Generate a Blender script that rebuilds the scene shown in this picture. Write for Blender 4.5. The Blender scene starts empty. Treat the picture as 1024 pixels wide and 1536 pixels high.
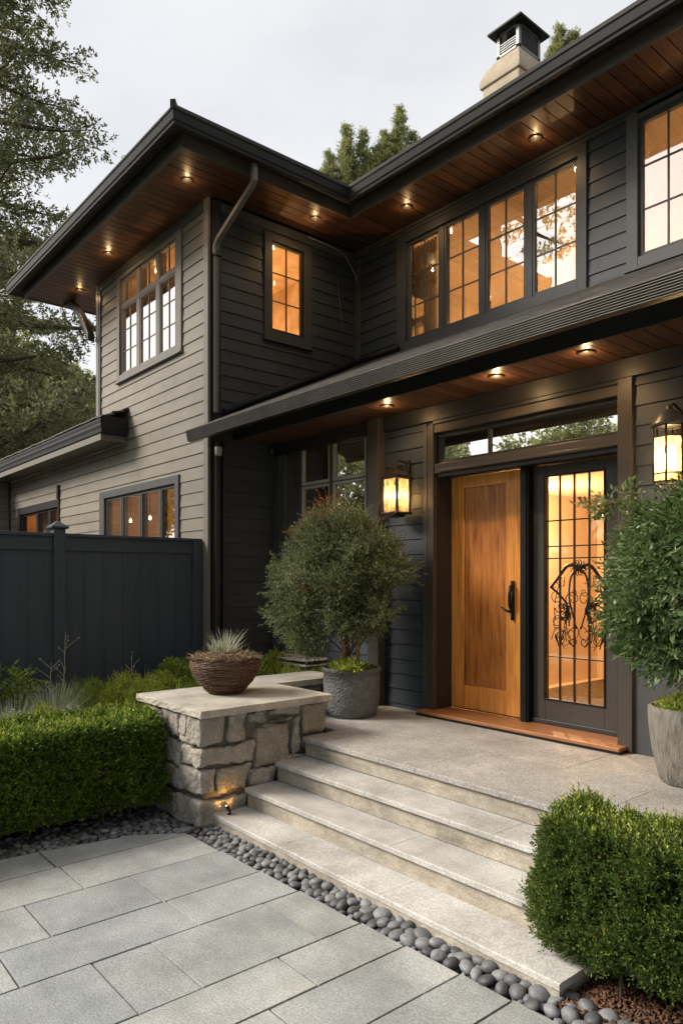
import bpy, bmesh, math, random
import numpy as np
from mathutils import Vector, Matrix
R = math.radians
scn = bpy.context.scene
col = scn.collection

# ------------------------------------------------------------------ camera
cam_d = bpy.data.cameras.new('camera')
cam = bpy.data.objects.new('camera', cam_d); col.objects.link(cam)
cam.location = (0, 0, 1.84)
cam.rotation_euler = (R(90), 0, R(90 - 40.19))
cam_d.sensor_fit = 'HORIZONTAL'; cam_d.sensor_width = 36.0
cam_d.lens = 1079.6 * 36.0 / 1024.0
cam_d.shift_y = 100.0 / 1024.0
cam_d.clip_start = 0.05; cam_d.clip_end = 3000
scn.camera = cam

# ------------------------------------------------------------------ sky, sun, exposure
SUN_AZ = math.atan2(-0.74, -0.67)      # towards the sun, in the XY plane
SUN_EL = R(38)
w = bpy.data.worlds.new('World'); scn.world = w; w.use_nodes = True
nt = w.node_tree; nt.nodes.clear()
def N(nt, t, **k):
    n = nt.nodes.new(t)
    for a, b in k.items():
        if a in n.inputs.keys(): n.inputs[a].default_value = b
        else: setattr(n, a, b)
    return n
sky = N(nt, 'ShaderNodeTexSky'); sky.sky_type = 'NISHITA'; sky.sun_disc = False
sky.sun_elevation = SUN_EL; sky.sun_rotation = math.pi / 2 - SUN_AZ
sky.air_density = 1.0; sky.dust_density = 3.0; sky.ozone_density = 1.0
hs = N(nt, 'ShaderNodeHueSaturation', Saturation=0.45)
veil = N(nt, 'ShaderNodeMixRGB'); veil.blend_type = 'MIX'
veil.inputs['Fac'].default_value = 0.62; veil.inputs['Color2'].default_value = (7.75, 7.8, 7.95, 1)
bg = N(nt, 'ShaderNodeBackground', Strength=0.063)
wo = N(nt, 'ShaderNodeOutputWorld')
tcw = N(nt, 'ShaderNodeTexCoord'); mpw = N(nt, 'ShaderNodeMapping', Scale=(1, 1, 2.6)); nw = N(nt, 'ShaderNodeTexNoise', Scale=1.7, Detail=6, Roughness=.55)
nt.links.new(tcw.outputs['Generated'], mpw.inputs[0]); nt.links.new(mpw.outputs[0], nw.inputs['Vector'])
mw_ = N(nt, 'ShaderNodeMapRange'); mw_.inputs['From Min'].default_value = .3; mw_.inputs['From Max'].default_value = .7; mw_.inputs['To Min'].default_value = .54; mw_.inputs['To Max'].default_value = .86
nt.links.new(nw.outputs['Fac'], mw_.inputs['Value']); nt.links.new(mw_.outputs[0], veil.inputs['Fac'])
nt.links.new(sky.outputs[0], hs.inputs['Color']); nt.links.new(hs.outputs[0], veil.inputs['Color1'])
nt.links.new(veil.outputs[0], bg.inputs['Color']); nt.links.new(bg.outputs[0], wo.inputs['Surface'])
sd = bpy.data.lights.new('sun', 'SUN'); sun = bpy.data.objects.new('sun', sd); col.objects.link(sun)
sd.energy = 3.25; sd.angle = R(24); sd.color = (1.0, 0.90, 0.77)
tosun = Vector((math.cos(SUN_AZ) * math.cos(SUN_EL), math.sin(SUN_AZ) * math.cos(SUN_EL), math.sin(SUN_EL)))
sun.rotation_euler = tosun.to_track_quat('Z', 'Y').to_euler(); sun.location = (-10, -10, 20)
scn.view_settings.view_transform = 'Standard'; scn.view_settings.look = 'None'
scn.view_settings.exposure = 1.16; scn.view_settings.gamma = 1.0
scn.render.engine = 'CYCLES'
scn.cycles.use_denoising = True; scn.cycles.use_light_tree = True
scn.cycles.max_bounces = 8; scn.cycles.transparent_max_bounces = 16
scn.cycles.sample_clamp_indirect = 6.0

# ------------------------------------------------------------------ materials
MATS = {}
def newmat(name):
    m = bpy.data.materials.new(name); m.use_nodes = True
    m.node_tree.nodes.clear(); MATS[name] = m
    return m, m.node_tree
def ramp(nt, stops, interp='LINEAR'):
    r = nt.nodes.new('ShaderNodeValToRGB'); cr = r.color_ramp; cr.interpolation = interp
    while len(cr.elements) > 1: cr.elements.remove(cr.elements[-1])
    cr.elements[0].position = stops[0][0]; cr.elements[0].color = (*stops[0][1], 1)
    for p, c in stops[1:]:
        e = cr.elements.new(p); e.color = (*c, 1)
    return r
def mul(c, k): return tuple(x * k for x in c)
def surface(name, stops, scale=(1, 1, 1), nscale=4, detail=6, rough=0.6, bump=0.0, bscale=None, bdist=0.01,
            island=0.0, speck=None, metallic=0.0, coords='Object', spec=0.5, wav=None, bump2=None, patch=0.0, patch_scale=.7, tint=None):
    """noise ramp colour + optional fine speckle + bump + per-island brightness"""
    m, nt = newmat(name); L = nt.links.new
    tc = N(nt, 'ShaderNodeTexCoord'); mp = N(nt, 'ShaderNodeMapping', Scale=scale)
    L(tc.outputs[coords], mp.inputs['Vector'])
    nz = N(nt, 'ShaderNodeTexNoise', Scale=nscale, Detail=detail, Roughness=0.6)
    L(mp.outputs[0], nz.inputs['Vector'])
    geo = N(nt, 'ShaderNodeNewGeometry')
    if island:   # shift the grain per piece
        va = N(nt, 'ShaderNodeVectorMath'); va.operation = 'MULTIPLY_ADD'
        cx = N(nt, 'ShaderNodeCombineXYZ')
        for i in range(3): L(geo.outputs['Random Per Island'], cx.inputs[i])
        L(cx.outputs[0], va.inputs[0]); va.inputs[1].default_value = (37, 51, 23); L(mp.outputs[0], va.inputs[2])
        L(va.outputs[0], nz.inputs['Vector'])
    rp = ramp(nt, stops); L(nz.outputs['Fac'], rp.inputs[0]); c = rp.outputs[0]
    if island:
        mr = N(nt, 'ShaderNodeMapRange'); mr.inputs['To Min'].default_value = 1 - island; mr.inputs['To Max'].default_value = 1 + island
        L(geo.outputs['Random Per Island'], mr.inputs['Value'])
        mx = N(nt, 'ShaderNodeVectorMath'); mx.operation = 'SCALE'
        L(c, mx.inputs[0]); L(mr.outputs[0], mx.inputs['Scale']); c = mx.outputs[0]
    if tint:     # each slab drifts towards another stone colour
        mt = N(nt, 'ShaderNodeMixRGB'); mt.inputs['Color2'].default_value = (*tint, 1)
        ml = N(nt, 'ShaderNodeMath'); ml.operation = 'MULTIPLY'; L(geo.outputs['Random Per Island'], ml.inputs[0]); ml.inputs[1].default_value = 7.31
        fr = N(nt, 'ShaderNodeMath'); fr.operation = 'FRACT'; L(ml.outputs[0], fr.inputs[0]); pw = N(nt, 'ShaderNodeMath'); pw.operation = 'POWER'; L(fr.outputs[0], pw.inputs[0]); pw.inputs[1].default_value = 1.6
        m9 = N(nt, 'ShaderNodeMath'); m9.operation = 'MULTIPLY'; L(pw.outputs[0], m9.inputs[0]); m9.inputs[1].default_value = .85
        L(m9.outputs[0], mt.inputs['Fac']); L(c, mt.inputs['Color1']); c = mt.outputs[0]
    if patch:    # large faint stains
        n3 = N(nt, 'ShaderNodeTexNoise', Scale=patch_scale, Detail=5, Roughness=0.65); L(tc.outputs[coords], n3.inputs['Vector'])
        m3 = N(nt, 'ShaderNodeMapRange'); m3.inputs['From Min'].default_value = .3; m3.inputs['From Max'].default_value = .7
        m3.inputs['To Min'].default_value = 1 - patch; m3.inputs['To Max'].default_value = 1 + patch
        L(n3.outputs['Fac'], m3.inputs['Value'])
        mx = N(nt, 'ShaderNodeVectorMath'); mx.operation = 'SCALE'
        L(c, mx.inputs[0]); L(m3.outputs[0], mx.inputs['Scale']); c = mx.outputs[0]
    if speck:
        sc_, amt = speck
        n2 = N(nt, 'ShaderNodeTexNoise', Scale=sc_, Detail=2, Roughness=0.7); L(tc.outputs[coords], n2.inputs['Vector'])
        m2 = N(nt, 'ShaderNodeMapRange'); m2.inputs['From Min'].default_value = .3; m2.inputs['From Max'].default_value = .7
        m2.inputs['To Min'].default_value = 1 - amt; m2.inputs['To Max'].default_value = 1 + amt
        L(n2.outputs['Fac'], m2.inputs['Value'])
        mx = N(nt, 'ShaderNodeVectorMath'); mx.operation = 'SCALE'
        L(c, mx.inputs[0]); L(m2.outputs[0], mx.inputs['Scale']); c = mx.outputs[0]
    b = N(nt, 'ShaderNodeBsdfPrincipled', Roughness=rough, Metallic=metallic)
    b.inputs['Specular IOR Level'].default_value = spec
    L(c, b.inputs['Base Color'])
    nrm = None
    if bump:
        bn = N(nt, 'ShaderNodeTexNoise', Scale=bscale or nscale * 3, Detail=5, Roughness=0.65)
        L(mp.outputs[0], bn.inputs['Vector'])
        bp = N(nt, 'ShaderNodeBump', Strength=bump, Distance=bdist); L(bn.outputs['Fac'], bp.inputs['Height']); nrm = bp
    if bump2:    # voronoi chips / pits
        vs, st, ds = bump2
        vo = N(nt, 'ShaderNodeTexVoronoi', Scale=vs); L(mp.outputs[0], vo.inputs['Vector'])
        b2 = N(nt, 'ShaderNodeBump', Strength=st, Distance=ds); L(vo.outputs['Distance'], b2.inputs['Height'])
        if nrm: L(nrm.outputs[0], b2.inputs['Normal'])
        nrm = b2
    if nrm: L(nrm.outputs[0], b.inputs['Normal'])
    o = N(nt, 'ShaderNodeOutputMaterial'); L(b.outputs[0], o.inputs['Surface'])
    return m
def c3(r, g, b): return (r, g, b)
def tone(c, lo, hi): return [(.25, mul(c, lo)), (.75, mul(c, hi))]

M = {}
SID = (.176, .158, .130)
M['siding'] = surface('painted_siding', tone(SID, .86, 1.12), scale=(1, 1, 9), nscale=2.2, rough=.55, bump=.18, bscale=26, bdist=.003, island=.10, patch=.15, patch_scale=1.6)
M['charcoal_shade'] = surface('shaded_siding', tone((.033, .043, .057), .84, 1.14), scale=(1, 1, 9), nscale=2.2, rough=.5, bump=.18, bscale=26, bdist=.003, island=.10, patch=.15, patch_scale=1.6)  # side, upper and entry walls: siding darkened, their shade put into the colour
M['trim'] = surface('painted_trim', tone((.052, .056, .060), .86, 1.12), scale=(2, 2, 2), nscale=3, rough=.5, bump=.12, bscale=30, bdist=.002)
M['brown_trim'] = surface('bronze_brown_trim', tone((.050, .043, .038), .88, 1.12), scale=(1, 1, 1), nscale=3, rough=.42, bump=.1, bscale=40, bdist=.001)
M['dark_trim'] = surface('black_trim', tone((.022, .022, .025), .85, 1.15), nscale=4, rough=.4, bump=.08, bscale=40, bdist=.001)
M['gutter'] = surface('dark_gutter_metal', tone((.020, .021, .023), .85, 1.15), scale=(1, 1, 1), nscale=3, rough=.6, metallic=0.0, spec=.25, bump=.06, bscale=8, bdist=.004)
M['fascia'] = surface('fascia_board', tone((.15, .138, .122), .9, 1.1), scale=(1, 1, 3), nscale=3, rough=.5, bump=.1, bscale=30, bdist=.002)
M['roof_fascia'] = surface('roof_fascia_paint', tone((.085, .078, .070), .9, 1.1), scale=(1, 1, 3), nscale=3, rough=.5, bump=.1, bscale=30, bdist=.002)
M['fence'] = surface('slate_fence_paint', tone((.038, .054, .074), .82, 1.18), scale=(6, 6, .6), nscale=4, rough=.55, bump=.25, bscale=14, bdist=.002, island=.06)
M['soffit'] = surface('stained_cedar_soffit', [(.25, (.040, .017, .008)), (.5, (.090, .038, .018)), (.75, (.15, .068, .034))], scale=(14, .8, 4), nscale=3, detail=8, rough=.45, bump=.15, bscale=8, bdist=.002, island=.28)
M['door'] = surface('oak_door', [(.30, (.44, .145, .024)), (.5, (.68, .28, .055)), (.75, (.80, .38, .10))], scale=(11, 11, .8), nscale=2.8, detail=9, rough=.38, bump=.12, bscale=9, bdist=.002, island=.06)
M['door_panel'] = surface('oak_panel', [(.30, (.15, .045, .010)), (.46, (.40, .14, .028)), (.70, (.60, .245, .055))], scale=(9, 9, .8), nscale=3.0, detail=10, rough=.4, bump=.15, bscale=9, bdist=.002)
M['threshold'] = surface('oak_threshold', [(.25, (.21, .085, .03)), (.75, (.40, .18, .07))], scale=(1, 14, 14), nscale=3, detail=8, rough=.42, bump=.1, bscale=9, bdist=.002)
M['shingle'] = surface('weathered_shingle', [(.25, (.04, .036, .032)), (.75, (.10, .088, .076))], nscale=9, rough=.75, island=.3, bump=.3, bscale=30, bdist=.004)
M['eave_lip'] = surface('ribbed_eave_metal', [(.25, (.034, .030, .026)), (.75, (.082, .071, .060))], scale=(.6, 1, 1), nscale=6, rough=.36, metallic=.3, bump=.1, bscale=20, bdist=.002)
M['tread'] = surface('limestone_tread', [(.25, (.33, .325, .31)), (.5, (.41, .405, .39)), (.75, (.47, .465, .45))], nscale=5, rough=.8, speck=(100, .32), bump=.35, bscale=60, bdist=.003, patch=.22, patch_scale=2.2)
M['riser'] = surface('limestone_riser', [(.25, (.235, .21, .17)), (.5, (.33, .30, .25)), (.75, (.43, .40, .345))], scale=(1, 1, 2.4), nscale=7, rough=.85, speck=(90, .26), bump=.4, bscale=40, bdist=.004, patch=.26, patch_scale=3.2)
M['porch'] = surface('exposed_aggregate', [(.25, (.245, .24, .228)), (.5, (.305, .298, .285)), (.75, (.365, .357, .34))], nscale=3, rough=.85, speck=(90, .42), bump=.4, bscale=140, bdist=.003, patch=.18, patch_scale=1.8)
M['cap'] = surface('granite_cap', [(.25, (.31, .285, .24)), (.5, (.40, .375, .33)), (.75, (.47, .45, .40))], nscale=4, rough=.8, speck=(90, .34), bump=.5, bscale=60, bdist=.004, patch=.26, patch_scale=3.2)
M['stone'] = surface('split_field_stone', [(.2, (.19, .175, .155)), (.5, (.35, .33, .30)), (.8, (.54, .51, .46))], nscale=9, detail=12, rough=.9, island=.22, speck=(80, .34), bump=1.0, bscale=22, bdist=.03, tint=(.30, .27, .22))
M['mortar'] = surface('dark_mortar', tone((.13, .12, .105), .8, 1.2), nscale=12, rough=.95, bump=.5, bscale=60, bdist=.006)
M['paver'] = surface('bluestone_paver', [(.2, (.215, .232, .235)), (.5, (.315, .330, .325)), (.8, (.41, .413, .39))], nscale=2.6, detail=9, rough=.7, island=.11, speck=(95, .34), bump=.5, bscale=30, bdist=.005, patch=.26, patch_scale=2.4, tint=(.21, .235, .25))
M['joint'] = surface('sand_joint', tone((.105, .097, .08), .7, 1.3), nscale=30, rough=.95, bump=.5, bscale=90, bdist=.004)
M['pebble'] = surface('river_stone', [(.25, (.052, .055, .060)), (.55, (.105, .110, .118)), (.8, (.20, .205, .21))], nscale=9, detail=8, rough=.55, speck=(90, .14), bump=.25, bscale=30, bdist=.004)
def pebble_var():
    m = M['pebble']; nt = m.node_tree; L = nt.links.new
    b = [n for n in nt.nodes if n.type == 'BSDF_PRINCIPLED'][0]
    src = b.inputs['Base Color'].links[0].from_socket
    oi = N(nt, 'ShaderNodeObjectInfo'); geo = N(nt, 'ShaderNodeNewGeometry')
    ad = N(nt, 'ShaderNodeMath'); ad.operation = 'ADD'; L(oi.outputs['Random'], ad.inputs[0]); L(geo.outputs['Random Per Island'], ad.inputs[1])
    fr = N(nt, 'ShaderNodeMath'); fr.operation = 'FRACT'; L(ad.outputs[0], fr.inputs[0])
    mr = N(nt, 'ShaderNodeMapRange'); mr.inputs['To Min'].default_value = .5; mr.inputs['To Max'].default_value = 2.1; L(fr.outputs[0], mr.inputs['Value'])
    mx = N(nt, 'ShaderNodeVectorMath'); mx.operation = 'SCALE'; L(src, mx.inputs[0]); L(mr.outputs[0], mx.inputs['Scale']); L(mx.outputs[0], b.inputs['Base Color'])
pebble_var()
M['soil'] = surface('garden_soil', tone((.045, .030, .020), .6, 1.4), nscale=20, rough=.95, bump=.8, bscale=60, bdist=.02)
M['mulch'] = surface('bark_mulch', [(.25, (.055, .028, .016)), (.75, (.17, .082, .045))], nscale=14, rough=.85, island=.4)
M['grass_ground'] = surface('lawn', tone((.05, .075, .022), .6, 1.4), nscale=6, rough=.95, bump=.6, bscale=60, bdist=.03)
M['chimney'] = surface('cream_stucco', [(.25, (.40, .33, .235)), (.75, (.55, .47, .36))], nscale=5, rough=.85, speck=(90, .1), bump=.35, bscale=30, bdist=.006)
M['metal'] = surface('grey_metal', tone((.13, .135, .14), .8, 1.2), nscale=6, rough=.4, metallic=.4)
M['casing_grey'] = surface('grey_casing_paint', tone((.085, .088, .090), .88, 1.12), scale=(2, 2, 2), nscale=3, rough=.5, bump=.12, bscale=30, bdist=.002)
M['black'] = surface('black_iron', tone((.014, .014, .015), .8, 1.2), nscale=20, rough=.42, metallic=.5, bump=.15, bscale=60, bdist=.001)
M['bronze'] = surface('aged_bronze', tone((.045, .038, .03), .7, 1.3), nscale=14, rough=.42, metallic=.5, bump=.2, bscale=40, bdist=.001)
M['conduit'] = surface('pale_conduit', tone((.16, .16, .155), .9, 1.1), nscale=9, rough=.5)
M['plastic'] = surface('grey_white_plastic', tone((.36, .36, .35), .9, 1.1), nscale=9, rough=.5)
M['white_frame'] = surface('pale_window_frame', tone((.42, .40, .37), .92, 1.08), nscale=5, rough=.45)
M['cream'] = surface('interior_plaster', tone((.62, .50, .36), .88, 1.06), nscale=1.2, rough=.9)
M['ochre'] = surface('interior_mottled_plaster', [(.3, (.42, .26, .12)), (.55, (.62, .43, .24)), (.75, (.78, .60, .38))], nscale=2.6, detail=8, rough=.9)
M['dark_room'] = surface('interior_dim', tone((.20, .15, .10), .8, 1.2), nscale=2, rough=.9)
M['pot_grey'] = surface('woven_cast_stone', [(.25, (.085, .088, .09)), (.75, (.19, .195, .195))], nscale=16, rough=.8, speck=(120, .25), bump=.5, bscale=60, bdist=.006, bump2=(52, .8, .012))
M['pot_bark'] = surface('crackled_cast_stone', [(.3, (.11, .10, .085)), (.5, (.20, .185, .16)), (.8, (.27, .255, .225))], scale=(9, 9, 1.6), nscale=5, detail=9, rough=.85, bump=.9, bscale=5, bdist=.02)
M['wicker'] = surface('dark_wicker', [(.25, (.045, .022, .012)), (.55, (.105, .052, .028)), (.8, (.20, .11, .06))], nscale=34, rough=.6, island=.35, bump=.4, bscale=90, bdist=.003)
M['straw'] = surface('dry_straw', [(.25, (.16, .105, .06)), (.75, (.36, .28, .18))], nscale=20, rough=.85, island=.4)
M['bark'] = surface('tree_bark', [(.25, (.05, .036, .026)), (.75, (.14, .105, .08))], scale=(1, 1, .3), nscale=9, rough=.9, bump=.9, bscale=14, bdist=.03)
M['stem'] = surface('pale_stem', [(.25, (.17, .11, .06)), (.75, (.34, .24, .14))], scale=(1, 1, .3), nscale=30, rough=.8, bump=.4, bscale=40, bdist=.004)
M['added_rug'] = surface('woven_rug', [(.3, (.03, .022, .012)), (.55, (.10, .07, .035)), (.75, (.26, .18, .09))], nscale=26, rough=.95)
M['fabric'] = surface('curtain_linen', tone((.62, .50, .34), .85, 1.1), scale=(12, 12, .5), nscale=3, rough=.9)
M['shade'] = surface('dark_shade', tone((.05, .035, .02), .8, 1.2), nscale=6, rough=.5)

def emis(name, colr, strength):
    m, nt = newmat(name)
    e = N(nt, 'ShaderNodeEmission', Strength=strength); e.inputs['Color'].default_value = (*colr, 1)
    o = N(nt, 'ShaderNodeOutputMaterial'); nt.links.new(e.outputs[0], o.inputs['Surface']); M[name] = m
    return m
emis('lamp_lens', (1, .62, .25), 6); emis('lamp_core', (1, .80, .48), 16); emis('lantern_bulb', (1, .72, .36), 16); emis('pendant_bulb', (1, .75, .4), 18)
def glass(name, refl, tint=(1, 1, 1), rough=0.0, wob=0.0):
    m, nt = newmat(name); L = nt.links.new
    lw = N(nt, 'ShaderNodeFresnel', IOR=1.5)
    mr = N(nt, 'ShaderNodeMapRange'); mr.inputs['From Min'].default_value = .04; mr.inputs['To Min'].default_value = refl; mr.inputs['To Max'].default_value = 1
    L(lw.outputs[0], mr.inputs['Value'])
    t = N(nt, 'ShaderNodeBsdfTransparent'); t.inputs['Color'].default_value = (*tint, 1)
    g = N(nt, 'ShaderNodeBsdfGlossy', Roughness=rough); g.inputs['Color'].default_value = (.97, .97, .97, 1)
    if wob:
        tc = N(nt, 'ShaderNodeTexCoord'); nz = N(nt, 'ShaderNodeTexNoise', Scale=1.6, Detail=1); L(tc.outputs['Object'], nz.inputs['Vector'])
        bp = N(nt, 'ShaderNodeBump', Strength=wob, Distance=.02); L(nz.outputs['Fac'], bp.inputs['Height']); L(bp.outputs[0], g.inputs['Normal'])
    mx = N(nt, 'ShaderNodeMixShader'); L(mr.outputs[0], mx.inputs[0]); L(t.outputs[0], mx.inputs[1]); L(g.outputs[0], mx.inputs[2])
    o = N(nt, 'ShaderNodeOutputMaterial'); L(mx.outputs[0], o.inputs['Surface']); M[name] = m
glass('glass_high', .50, wob=.12); glass('glass_sky', .86, wob=.08); glass('glass_mid', .68, wob=.12); glass('glass_low', .10, wob=.1); glass('glass_side', .12, wob=.1)
glass('glass_lantern', .06, tint=(1, .86, .62), rough=.1)
def seeded():
    m, nt = newmat('seeded_glass'); L = nt.links.new
    t = N(nt, 'ShaderNodeBsdfTransparent'); t.inputs['Color'].default_value = (1, .93, .8, 1)
    d = N(nt, 'ShaderNodeBsdfTranslucent'); d.inputs['Color'].default_value = (1, .78, .45, 1)
    g = N(nt, 'ShaderNodeBsdfGlossy', Roughness=.12)
    tc = N(nt, 'ShaderNodeTexCoord'); mp = N(nt, 'ShaderNodeMapping', Scale=(1, 1, .35)); L(tc.outputs['Object'], mp.inputs[0])
    nz = N(nt, 'ShaderNodeTexNoise', Scale=45, Detail=3); L(mp.outputs[0], nz.inputs['Vector'])
    mr = N(nt, 'ShaderNodeMapRange'); mr.inputs['From Min'].default_value = .35; mr.inputs['From Max'].default_value = .65; mr.inputs['To Min'].default_value = .25; mr.inputs['To Max'].default_value = .75
    L(nz.outputs['Fac'], mr.inputs['Value'])
    m1 = N(nt, 'ShaderNodeMixShader'); L(mr.outputs[0], m1.inputs[0]); L(t.outputs[0], m1.inputs[1]); L(d.outputs[0], m1.inputs[2])
    m2 = N(nt, 'ShaderNodeMixShader'); m2.inputs[0].default_value = .12; L(m1.outputs[0], m2.inputs[1]); L(g.outputs[0], m2.inputs[2])
    o = N(nt, 'ShaderNodeOutputMaterial'); L(m2.outputs[0], o.inputs['Surface']); M['seeded'] = m
seeded()
LEAFK = 1.75
def leafmat(name, cols, trans=.35, rough=.45, spec=.35):
    LEAFK = {'leaf_back': 5.2, 'leaf_conifer': 1.9, 'leaf_gold': 2.0, 'leaf_lime': 1.9, 'leaf_bright': 2.3, 'leaf_box': 1.75, 'leaf_box_near': 1.6, 'leaf_silver': 2.4, 'leaf_olive': 1.5}.get(name, 1.75)
    m, nt = newmat(name); L = nt.links.new
    geo = N(nt, 'ShaderNodeNewGeometry')
    cols = [tuple(min(.6, q * LEAFK) for q in c) for c in cols]; n = len(cols); rp = ramp(nt, [(i / max(1, n - 1), c) for i, c in enumerate(cols)])
    tc = N(nt, 'ShaderNodeTexCoord'); nz = N(nt, 'ShaderNodeTexNoise', Scale=2.2, Detail=3); L(tc.outputs['Object'], nz.inputs['Vector'])
    ad = N(nt, 'ShaderNodeMath'); ad.operation = 'MULTIPLY_ADD'; L(nz.outputs['Fac'], ad.inputs[0]); ad.inputs[1].default_value = 1.1
    sb = N(nt, 'ShaderNodeMath'); sb.operation = 'MULTIPLY_ADD'; L(geo.outputs['Random Per Island'], sb.inputs[0]); sb.inputs[1].default_value = .75; sb.inputs[2].default_value = -.42
    L(sb.outputs[0], ad.inputs[2]); L(ad.outputs[0], rp.inputs[0])
    b = N(nt, 'ShaderNodeBsdfPrincipled', Roughness=rough); b.inputs['Specular IOR Level'].default_value = spec; L(rp.outputs[0], b.inputs['Base Color'])
    t = N(nt, 'ShaderNodeBsdfTranslucent'); L(rp.outputs[0], t.inputs['Color'])
    mx = N(nt, 'ShaderNodeMixShader'); mx.inputs[0].default_value = trans; L(b.outputs[0], mx.inputs[1]); L(t.outputs[0], mx.inputs[2])
    o = N(nt, 'ShaderNodeOutputMaterial'); L(mx.outputs[0], o.inputs['Surface']); M[name] = m
leafmat('leaf_box', [(.022, .042, .006), (.048, .085, .012), (.086, .140, .020), (.130, .190, .032)])
leafmat('leaf_box_near', [(.019, .034, .007), (.044, .072, .015), (.076, .116, .027), (.122, .162, .048)])
leafmat('leaf_olive', [(.045, .060, .026), (.080, .105, .045), (.125, .150, .072), (.20, .22, .12)], rough=.5, spec=.3)
leafmat('leaf_rust', [(.075, .040, .018), (.14, .062, .026), (.19, .10, .045)])
leafmat('leaf_vine', [(.020, .042, .014), (.045, .082, .026), (.080, .125, .045), (.14, .17, .09)], rough=.38, spec=.5)
leafmat('leaf_conifer', [(.046, .056, .028), (.080, .090, .042), (.125, .128, .060), (.17, .162, .082)], rough=.6)
leafmat('leaf_back', [(.024, .028, .015), (.048, .054, .026), (.085, .088, .042), (.135, .122, .060)], rough=.6)
leafmat('leaf_gold', [(.055, .070, .022), (.10, .115, .036), (.15, .16, .055), (.20, .19, .08)], rough=.6)
leafmat('leaf_lime', [(.075, .10, .013), (.135, .165, .022), (.21, .24, .04), (.28, .30, .07)])
leafmat('leaf_bright', [(.045, .072, .010), (.09, .125, .02), (.15, .195, .035), (.22, .26, .06)])
leafmat('leaf_silver', [(.09, .11, .075), (.15, .17, .12), (.23, .25, .19), (.33, .34, .28)])
leafmat('leaf_dead', [(.22, .21, .17), (.33, .32, .27), (.42, .41, .36)])

# ------------------------------------------------------------------ mesh helpers
WLOC = {}
def place(o, parent):
    if parent is not None: o.parent = parent
def thing(name, loc, label, cat, group=None):
    o = bpy.data.objects.new(name, None); o.empty_display_size = .1; o.location = loc; col.objects.link(o)
    WLOC[o.name] = Vector(loc); o['label'] = label; o['category'] = cat
    if group: o['group'] = group
    return o
def tag(o, label=None, cat=None, group=None, kind=None):
    if label: o['label'] = label
    if cat: o['category'] = cat
    if group: o['group'] = group
    if kind: o['kind'] = kind
    return o
def wloc(p):
    v = Vector((0, 0, 0))
    while p is not None:
        v += Vector(p.location); p = p.parent
    return v
class MB:
    def __init__(s): s.v = []; s.f = []
    def add(s, vs, fs):
        n = len(s.v); s.v += [tuple(p) for p in vs]; s.f += [tuple(i + n for i in f) for f in fs]
        return s
    def box(s, x0, x1, y0, y1, z0, z1, fr=None):
        P = [(x0, y0, z0), (x1, y0, z0), (x1, y1, z0), (x0, y1, z0), (x0, y0, z1), (x1, y0, z1), (x1, y1, z1), (x0, y1, z1)]
        if fr: P = [fr(*p) for p in P]
        return s.add(P, [(0, 3, 2, 1), (4, 5, 6, 7), (0, 1, 5, 4), (1, 2, 6, 5), (2, 3, 7, 6), (3, 0, 4, 7)])
    def extr(s, poly, a0, a1, fn):
        """closed 2-D polygon swept from a0 to a1; fn(a,(p,q)) -> xyz"""
        n = len(poly); V = [fn(a0, p) for p in poly] + [fn(a1, p) for p in poly]
        F = [(i, (i + 1) % n, n + (i + 1) % n, n + i) for i in range(n)] + [tuple(range(n))[::-1], tuple(range(n, 2 * n))]
        return s.add(V, F)
    def sweep(s, rings, cap=True):
        n = len(rings[0]); V = [p for r in rings for p in r]; F = []
        for k in range(len(rings) - 1):
            for i in range(n):
                j = (i + 1) % n; F.append((k * n + i, k * n + j, (k + 1) * n + j, (k + 1) * n + i))
        if cap: F += [tuple(range(n))[::-1], tuple(range((len(rings) - 1) * n, len(rings) * n))]
        return s.add(V, F)
    def tube(s, pts, r, n=8, rot=0.0, cap=True):
        pts = [Vector(p) for p in pts]; rs = r if isinstance(r, (list, tuple)) else [r] * len(pts)
        up = None; rings = []
        for i, p in enumerate(pts):
            d = (pts[min(i + 1, len(pts) - 1)] - pts[max(i - 1, 0)]).normalized()
            if up is None:
                a = Vector((0, 0, 1)) if abs(d.z) < .9 else Vector((1, 0, 0)); up = (a - d * a.dot(d)).normalized()
            else:
                up = (up - d * up.dot(d)).normalized()
            b = d.cross(up)
            rings.append([p + rs[i] * (math.cos(t) * up + math.sin(t) * b) for t in [rot + 2 * math.pi * k / n for k in range(n)]])
        return s.sweep(rings, cap)
    def lathe(s, prof, c=(0, 0, 0), n=32, wob=None, cap=True):
        rings = []
        for r, z in prof:
            rings.append([(c[0] + (r + (wob(t, z) if wob else 0)) * math.cos(t), c[1] + (r + (wob(t, z) if wob else 0)) * math.sin(t), c[2] + z) for t in [2 * math.pi * k / n for k in range(n)]])
        return s.sweep(rings, cap)
    def build(s, name, mat, parent=None, smooth=False, bevel=0, recalc=True, auto=None):
        me = bpy.data.meshes.new(name)
        off = wloc(parent)
        me.from_pydata([(p[0] - off.x, p[1] - off.y, p[2] - off.z) for p in s.v], [], s.f)
        if recalc:
            bm = bmesh.new(); bm.from_mesh(me); bmesh.ops.recalc_face_normals(bm, faces=bm.faces); bm.to_mesh(me); bm.free()
        me.materials.append(M[mat] if isinstance(mat, str) else mat)
        if smooth: me.polygons.foreach_set('use_smooth', [True] * len(me.polygons))
        o = bpy.data.objects.new(name, me); col.objects.link(o); place(o, parent)
        if bevel:
            b = o.modifiers.new('bevel', 'BEVEL'); b.width = bevel; b.segments = 2; b.limit_method = 'ANGLE'; b.angle_limit = R(35)
        return o
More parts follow.
